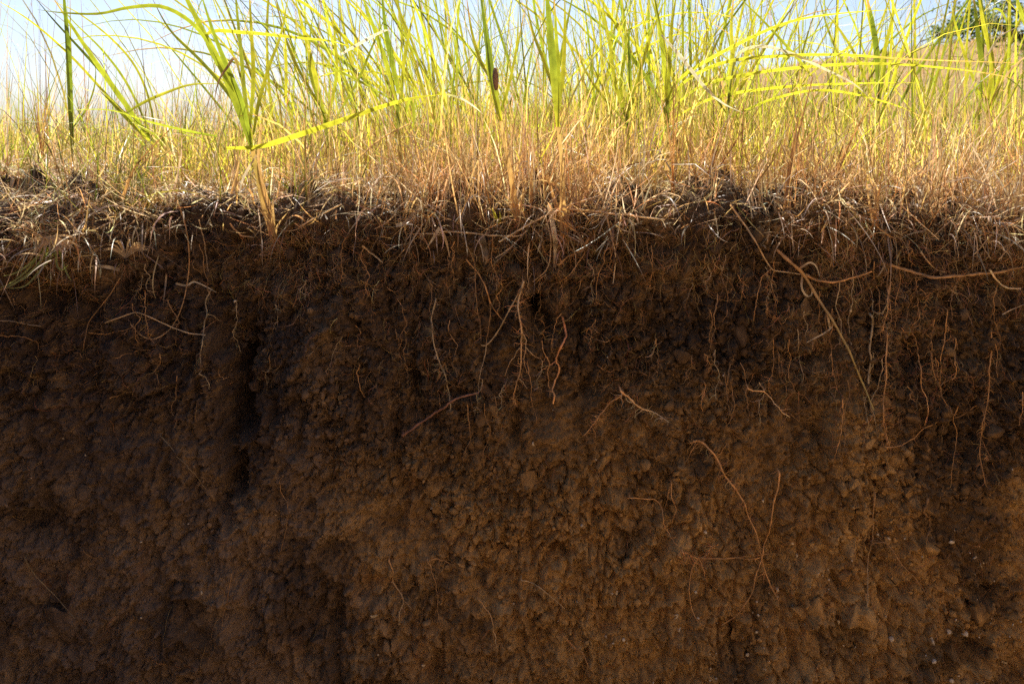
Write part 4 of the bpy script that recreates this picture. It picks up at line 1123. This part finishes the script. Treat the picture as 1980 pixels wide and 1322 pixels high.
def root(label, pts, w, c0, c1=None, side=(), hair=0, hair_len=.012, off=.005, taper=.45, wig=.0016, name="root"):
    c1 = c0 if c1 is None else c1
    p3 = lay(pts, off)
    p3 = [(p3[0][0], p3[0][1] + .016, p3[0][2] + .003)] + p3
    if name == 'root': w = w * .78
    o, C = tube(name, p3, [w / 2000, w * taper / 2000], c0, c1, M_ROOT, n=16 + 8 * len(pts), k=6, rough=wig)
    for sp, sw in side:
        tube("side_root", lay(sp, off), [sw / 2000, sw * .3 / 2000], c0 * .9, c1 * .9, M_ROOT, parent=o, n=16, k=5, rough=wig)
    if hair:
        k = rng.integers(1, len(C), hair)
        d = np.stack([rng.normal(0, 1, hair), rng.normal(-.1, .25, hair), rng.normal(-.5, .6, hair)], 1)
        hairs("root_hairs", C[k], d, rng.uniform(.4, 2.0, hair) * hair_len, rng.uniform(.00035, .00075, hair), jitter_col(c1 * .85, hair, .25), M_ROOT, parent=o, K=6, wig=.4, follow=False)
    tag(o, label, "root")
    return o

root("pale wavy hairy root left of the long grey root, mid face", [(842, 582), (834, 615), (835, 645), (843, 680), (852, 705), (861, 728), (868, 757), (871, 790)], 3.6, RP * .75, RP * .7, hair=70, hair_len=.012)
root("pale branching root hanging below the crossed stems, bushy at mid length", [(1012, 545), (1004, 575), (1003, 600), (1009, 635), (1007, 665), (1007, 700), (1004, 725), (997, 750), (994, 768), (998, 782)], 5, RP * .9, RO * 1.15,
     side=[([(1009, 640), (1018, 665), (1014, 695), (1019, 722)], 3), ([(1006, 672), (992, 690), (984, 708), (976, 728)], 2.6), ([(1016, 670), (1030, 685), (1046, 694)], 2), ([(1004, 732), (1015, 745), (1020, 752)], 1.8)], hair=130, hair_len=.015)
root("bare reddish root with orange lower end, right of the burrow hole", [(1088, 615), (1094, 645), (1086, 665), (1076, 688), (1077, 700), (1083, 715), (1074, 735), (1070, 752), (1071, 765), (1069, 780)], 5.5, RR * 1.2, RO * 1.35,
     side=[([(1074, 697), (1060, 708), (1042, 719)], 2.4)], hair=8, taper=.7)
root("bright orange root tip jutting right in the middle of the face", [(1200, 756), (1218, 772), (1232, 783), (1255, 793), (1272, 800), (1293, 817)], 5, RO * 1.3, RP * 1.1, hair=34, hair_len=.016, off=.014)
root("hairy dull root slanting down left beside the bright orange root tip", [(1205, 760), (1182, 778), (1162, 800), (1150, 818), (1128, 842)], 4.5, RD * 1.2, RO, hair=90, hair_len=.014)
root("thick smooth brown root slanting up right, left of centre", [(778, 842), (800, 826), (832, 805), (858, 788), (885, 770), (926, 759)], 6.5, RB * 1.3, RB * 1.6, wig=.002, taper=.7, off=.006)
root("double reddish stem bending down right above the pale branching root", [(902, 502), (925, 530), (938, 552), (946, 580), (957, 600), (978, 625)], 4, RO * .9, RO * .8, side=[([(935, 545), (945, 575), (948, 600), (944, 640), (940, 665)], 2.2)], wig=.0008)
root("straight tan stem crossing the double reddish stem", [(1008, 556), (990, 590), (970, 628), (955, 652), (940, 667), (930, 667)], 4, TAN * .8, TAN * .8, wig=.0006, taper=.8, name="root")
root("thin straw coloured root dangling under the stem crossing", [(941, 665), (935, 695), (928, 722), (925, 755)], 2.6, TAN * .8, TAN * .7, wig=.001)
root("bright pink orange root tip lying alone right of centre", [(1447, 751), (1462, 756), (1482, 760), (1495, 775), (1505, 787), (1512, 796), (1528, 807)], 3.8, RO * 1.3, RP * 1.0, hair=10, off=.008)
root("hairy root descending to the right with a long thin tail", [(1335, 856), (1352, 853), (1375, 869), (1390, 892), (1400, 915), (1412, 932), (1424, 947), (1438, 975), (1446, 1000), (1462, 1035), (1472, 1077), (1488, 1124), (1506, 1161)], 5.5, RO * 1.05, RO * .9,
     hair=150, hair_len=.014, side=[([(1387, 880), (1400, 868), (1405, 855)], 2.6), ([(1352, 853), (1338, 870), (1325, 895)], 2.4), ([(1472, 1077), (1455, 1080), (1420, 1079), (1380, 1081)], 2.2)])
root("wavy orange root running down to the thin root crossing at lower right", [(1507, 914), (1505, 945), (1497, 970), (1492, 1000), (1487, 1030), (1478, 1055), (1470, 1085), (1463, 1110), (1456, 1145), (1440, 1168), (1420, 1192), (1395, 1208)], 4.2, RO * 1.05, RO * .85, hair=26, taper=.5)
root("spider like root knot with thin legs at lower right", [(1320, 1067), (1335, 1072), (1350, 1078), (1365, 1070), (1376, 1055)], 3.6, RO, RO * 1.1, hair=80, hair_len=.018,
     side=[([(1350, 1078), (1338, 1100), (1334, 1140), (1338, 1180), (1355, 1205), (1376, 1216)], 2.4), ([(1352, 1080), (1362, 1105), (1366, 1122)], 2.4), ([(1350, 1078), (1390, 1080), (1440, 1076), (1500, 1070)], 2.2)])
root("long hairy vertical root under the rhizome at right", [(1722, 545), (1717, 575), (1716, 600), (1709, 628), (1705, 640)], 4.5, RD * 1.5, RO, hair=60, hair_len=.012)
root("hairy vertical root below the long fallen stem, right of the woody root", [(1716, 645), (1714, 690), (1713, 730), (1709, 765), (1710, 800), (1710, 830), (1720, 862)], 4.2, RD * 1.6, RO * .95, hair=120, hair_len=.014)
root("pale woody straight root beside the end of the fallen stem", [(1686, 612), (1688, 630), (1683, 660), (1683, 690), (1681, 715), (1679, 742)], 6, RP * .7, RP * .55, hair=8, taper=.75, off=.01)
root("kinked stub of pale root above the woody root", [(1688, 582), (1686, 600), (1702, 606), (1710, 602), (1716, 585)], 4.2, RP * .6, RP * .55, hair=16)
root("clean orange vertical root at right, first of a row of three", [(1775, 684), (1780, 715), (1780, 745), (1792, 772), (1794, 795), (1789, 822)], 3.6, RO, RO * 1.1, hair=12)
root("thin orange root slanting down right, middle of a row of three", [(1800, 682), (1802, 712), (1815, 742), (1826, 772), (1838, 792)], 3, RO * .9, RO * .8, hair=10)
root("long thin orange root, right one of a row of three", [(1832, 600), (1828, 640), (1824, 665), (1818, 692), (1819, 720), (1816, 742)], 3, RO * .85, RO, hair=10)
root("wavy root in the dark hollow at right", [(1848, 655), (1845, 690), (1850, 712), (1842, 735)], 3, RO * .8, RO, hair=14)
root("long hairy root down the right end of the face", [(1916, 640), (1918, 665), (1914, 700), (1912, 735), (1910, 770), (1904, 800), (1898, 840), (1896, 880), (1905, 935)], 4.2, RO * .85, RO * .75, hair=110, hair_len=.013,
     side=[([(1916, 655), (1928, 680), (1926, 715), (1930, 730)], 2.4), ([(1908, 775), (1880, 790), (1855, 805), (1830, 815)], 2.4)])
root("thin orange root sagging between two vertical roots at right", [(1712, 864), (1740, 862), (1765, 848), (1785, 828), (1812, 815), (1850, 800)], 2.8, RO, RO * .9, hair=10, off=.012)
root("dull muddy root running down the lower right face", [(1692, 955), (1690, 990), (1688, 1030), (1686, 1048), (1680, 1075), (1677, 1110), (1677, 1165), (1682, 1195)], 4.4, RD * 1.1, RP * .55, hair=40, hair_len=.009, wig=.002)
root("muddy root branching right from the lower right vertical root", [(1686, 1050), (1710, 1048), (1728, 1065), (1742, 1090), (1768, 1118), (1798, 1158)], 3.4, RD * 1.2, RD, hair=24)
root("thick muddy root piece in the lower right face", [(1795, 965), (1790, 990), (1798, 1010), (1794, 1035), (1788, 1055)], 7, RD * .75, RD * .7, hair=20, wig=.003)
root("thin orange root curving right then down at lower centre", [(1218, 962), (1245, 963), (1272, 972), (1283, 995), (1285, 1015), (1298, 1040), (1312, 1055)], 3, RO * .95, RO * 1.15, hair=8)
root("pair of thin orange strands above the spider like root knot", [(1298, 935), (1300, 965), (1306, 985), (1300, 1010)], 2.6, RO, RO * .9, side=[([(1296, 940), (1288, 970), (1284, 990)], 1.8)])
root("small pale forked root at lower left of centre", [(752, 1082), (758, 1105), (762, 1128), (776, 1150), (779, 1165), (772, 1185), (771, 1207)], 4, RO * .85, RP * .8, hair=12, side=[([(776, 1155), (790, 1168), (795, 1178)], 2.6)])
root("faint thin root line at lower centre left", [(826, 1084), (838, 1110), (845, 1150), (848, 1190), (852, 1205)], 2.6, RD * 1.2, RD, hair=4)
root("short orange root with a thick head on the lower centre left", [(828, 1085), (848, 1080), (870, 1088), (890, 1100)], 3.2, RO * .7, RD, taper=.5)
root("golden thin straw root slanting down right at lower centre", [(1008, 1121), (1032, 1128), (1062, 1150), (1092, 1176)], 2.8, TAN, TAN * .9, wig=.0008, off=.008)
root("wavy pinkish root at the lower centre", [(924, 1157), (942, 1178), (952, 1205), (958, 1228), (961, 1252)], 2.8, RO * .8, RP * .75)
root("frayed root strands at the bottom centre", [(1088, 1228), (1110, 1250), (1128, 1265), (1140, 1290), (1152, 1308)], 3.4, RO * .8, RO * .7, hair=14, side=[([(1100, 1240), (1125, 1262), (1138, 1275)], 2)])
root("twiggy pale root beside the black gully on the left", [(405, 565), (399, 585), (401, 605), (396, 622), (393, 650), (389, 680), (388, 702)], 4, RP * .62, RP * .55, hair=40, hair_len=.009, side=[([(401, 607), (416, 614), (428, 622)], 2.2)])
root("short pale crooked root under the twiggy one on the left", [(385, 722), (398, 730), (405, 742), (404, 752)], 3, RP * .6, RP * .5, hair=6)
root("small orange root curving down left of the pale hairy root", [(695, 704), (691, 725), (697, 750), (706, 768)], 3.6, RO * .85, RO * .7)
root("orange vertical wisp between the double stem and the gully side", [(905, 480), (918, 510), (918, 545), (922, 590), (928, 620), (930, 655)], 2.4, RO * .7, RD, hair=20)
root("dangling rhizome with a curled end below the edge right of centre", [(1138, 462), (1128, 478), (1112, 492), (1090, 505), (1078, 512)], 8, RD * 1.0, RO * .8, hair=50, hair_len=.016, wig=.003)
root("orange root running left from under the curled rhizome", [(1130, 490), (1115, 515), (1098, 535), (1082, 545)], 4, RD * 1.3, RO * .8, hair=10)
root("thin wavy orange root hanging on the face right of the curved straw", [(1195, 470), (1172, 485), (1168, 505), (1156, 530), (1153, 560), (1152, 582)], 3, RO * .95, RO * .8, hair=6)
root("long horizontal brown rhizome near the right end, sagging in the middle", [(1722, 512), (1748, 522), (1775, 530), (1812, 537), (1850, 534), (1890, 530), (1930, 526), (1965, 518), (1990, 512)], 6, RD * 1.2, RD * 1.1, hair=30, wig=.002, taper=.8, off=.014, name="rhizome")
root("orange rhizome with a pale upturned tip right of the fallen stem", [(1558, 532), (1585, 543), (1615, 546), (1645, 538), (1668, 532), (1686, 525)], 5, RO * .9, RO * 1.2, wig=.001, off=.016, name="rhizome")
root("thin orange root hanging from the rhizome knee left of the fallen stem", [(1490, 520), (1475, 535), (1468, 560), (1460, 590), (1458, 620)], 2.8, RO, RO * .85, hair=8)
root("thin root with a forked end left of the pink orange tip", [(1362, 740), (1364, 752), (1358, 772), (1358, 795)], 3, RO * .9, RO, hair=4, side=[([(1362, 752), (1355, 764), (1348, 768)], 2)])
root("hairy orange wisp right of centre under the smooth soil patch", [(1372, 600), (1378, 620), (1372, 650), (1370, 660)], 2.6, RO * .8, RO * .7, hair=26)
root("small pale spike root in the right centre face", [(1268, 655), (1266, 672), (1258, 690)], 2.6, RO, RP * .7, hair=16)
root("thin brown twig lying in the dark lower left corner", [(48, 1078), (60, 1100), (80, 1124), (110, 1155), (145, 1195)], 3.2, RP * .3, RP * .45, wig=.001)
root("hair thin pale root slanting on the left lower face", [(310, 842), (335, 870), (350, 890), (375, 915), (398, 945)], 1.8, RP * .5, RP * .55)
root("hair thin wavy root below the black gully", [(540, 930), (545, 955), (556, 975), (556, 1010), (545, 1060), (538, 1080)], 1.8, RO * .7, RO * .6)
root("orange thread root low on the left", [(448, 1110), (440, 1155), (432, 1185), (430, 1205), (420, 1228)], 1.8, RO * .6, RO * .5)
root("thin root bent over at the far left of the upper face", [(0, 648), (25, 650), (50, 652), (70, 662), (76, 676)], 2.8, RO * .7, RO * .6)
root("thin orange root sagging on the left face under the loop", [(172, 643), (200, 646), (232, 640), (255, 635), (258, 625)], 2.4, RO * .7, RO * .7)
root("faint orange root crossing the left face below the loop", [(202, 697), (235, 688), (262, 680), (290, 676)], 2.2, RO * .6, RO * .5)
root("small curved pale root low on the upper left face", [(212, 770), (235, 762), (255, 757), (282, 758)], 2.6, RO * .6, RP * .5)
root("thin vertical root right of the black gully", [(520, 690), (522, 710), (514, 722), (516, 745)], 2.4, RO * .6, RP * .5, hair=12)

# slender rootlets hanging everywhere in the upper soil, alike
GR = "slender orange rootlets in the upper face"
n_r = 0
while n_r < 95:
    px0 = rng.uniform(240, 1975)
    py0 = 450 + 330 * rng.random() ** 1.4
    dn = 0.25 + 0.55 * math.exp(-((px0 - 1780) / 190) ** 2) + 0.35 * math.exp(-((px0 - 1000) / 160) ** 2) + 0.2 * math.exp(-((px0 - 1450) / 120) ** 2)
    if rng.random() > dn: continue
    ln = rng.uniform(30, 130) * (1.25 if px0 > 1600 else 1)
    m_ = 6
    qx = px0 + np.cumsum(rng.normal(0, 5, m_)) + rng.normal(0, 8) * np.arange(m_) / m_
    qy = py0 + ln * np.arange(m_) / (m_ - 1)
    w_ = rng.uniform(1.0, 2.3)
    cc_ = [RO, RO * .8, RD, RP * .75][rng.integers(4)]
    o, C = tube("rootlet", lay(list(zip(qx, qy)), .006), [w_ / 2000, w_ * .35 / 2000], cc_, cc_ * .9, M_ROOT, n=34, k=5, rough=.0022)
    h_ = int(rng.integers(6, 34))
    k = rng.integers(1, len(C), h_)
    hairs("root_hairs", C[k], np.stack([rng.normal(0, 1, h_), rng.normal(-.1, .25, h_), rng.normal(-.5, .6, h_)], 1), rng.uniform(.005, .022, h_), rng.uniform(.0003, .0006, h_), jitter_col(cc_ * .85, h_, .25), M_ROOT, parent=o, K=6, wig=.4, follow=False)
    tag(o, "slender orange brown rootlet hanging among many in the upper soil face", "root", GR)
    n_r += 1

# ---------------------------------------------------------------- tree at the far right
def tree():
    ty, tx = 9.5, 6.9
    gz = float(ground_z(np.array(tx), np.array(ty)))
    e = empty("tree", (tx, ty, gz))
    d = CAM_D + ty
    q = lambda a, b, yy=0.0: P(a, b, ty + yy)
    tr, _ = tube("trunk", [(tx, ty, gz - .1), (tx - .05, ty, gz + .5), (tx - .12, ty, gz + 1.1), (tx - .1, ty, gz + 2.2), (tx, ty, gz + 3.2)], [.16, .12, .10, .07, .04], BRN * .4, BRN * .4, M_BARK, parent=e, n=24, k=10, rough=.05)
    limbs = [[q(2120, 95), q(2040, 72), q(1960, 64), q(1900, 28, .3), q(1840, 50, .3), q(1780, 82, .2)], [q(2120, 90), q(2030, 50), q(1960, 20, -.2), q(1930, -40, -.3)],
             [q(1900, 28, .3), q(1870, 45, .3), q(1845, 55, .3), q(1828, 70, .3)], [q(2040, 72), q(1990, 100, .4), q(1955, 62, .5)], [q(2120, 20), q(2060, -60), q(1980, -120)], [q(2130, 0), q(2200, -80), q(2280, -120)],
             [q(1960, 64), q(1920, 45, -.3), q(1880, 52, -.4), q(1850, 85, -.4)]]
    Ls = []
    for l_ in limbs:
        _, C = tube("limb", l_, [.045, .02, .008], BRN * .4, BRN * .4, M_BARK, parent=e, n=22, k=7, rough=.04)
        Ls.append(C)
    # leaves: many small folded faces in clumps along the limbs
    cl = []
    for C in Ls:
        for k in rng.integers(3, len(C), 20): cl.append((C[k], .085))
    for a_, b_, s_ in [(1925, 10, .2), (1955, 25, .2), (1980, 10, .35), (1940, -20, .4), (1985, 45, .2), (1905, 8, .14), (1960, 0, .3), (2040, 20, .5), (2100, -40, .6), (2010, -60, .5), (2180, -60, .6), (2080, 60, .4), (1870, 36, .08), (1850, 58, .06), (1905, 44, .08), (1880, 20, .08), (1920, 78, .05)]:
        for _ in range(5): cl.append((np.array(q(a_, b_, rng.normal(0, .4))), s_))
    ctr = np.concatenate([c_ + rng.normal(0, s_, (int(8 + 75 * s_), 3)) * np.array([1, 1, .6]) for c_, s_ in cl])
    n = len(ctr)
    cc = pick([np.array([.07, .12, .025]), np.array([.045, .085, .022]), np.array([.12, .17, .03])], [3, 3, 1.5], n, .2)
    blades("crown", ctr, rng.uniform(.04, .085, n), rng.uniform(.02, .04, n), rng.uniform(0, 6.28, n), rng.uniform(.8, 2.4, n), rng.normal(.2, .3, n), cc, cc, M_LEAF, K=3, parent=e)
    tag(e, "dark green leafy tree beyond the hill slope at the top right corner", "tree")
tree()
print("triangles", sum(len(o.data.polygons) * (2 if o.data.polygons and o.data.polygons[0].loop_total == 4 else 1) for o in col.objects if o.type == 'MESH'))
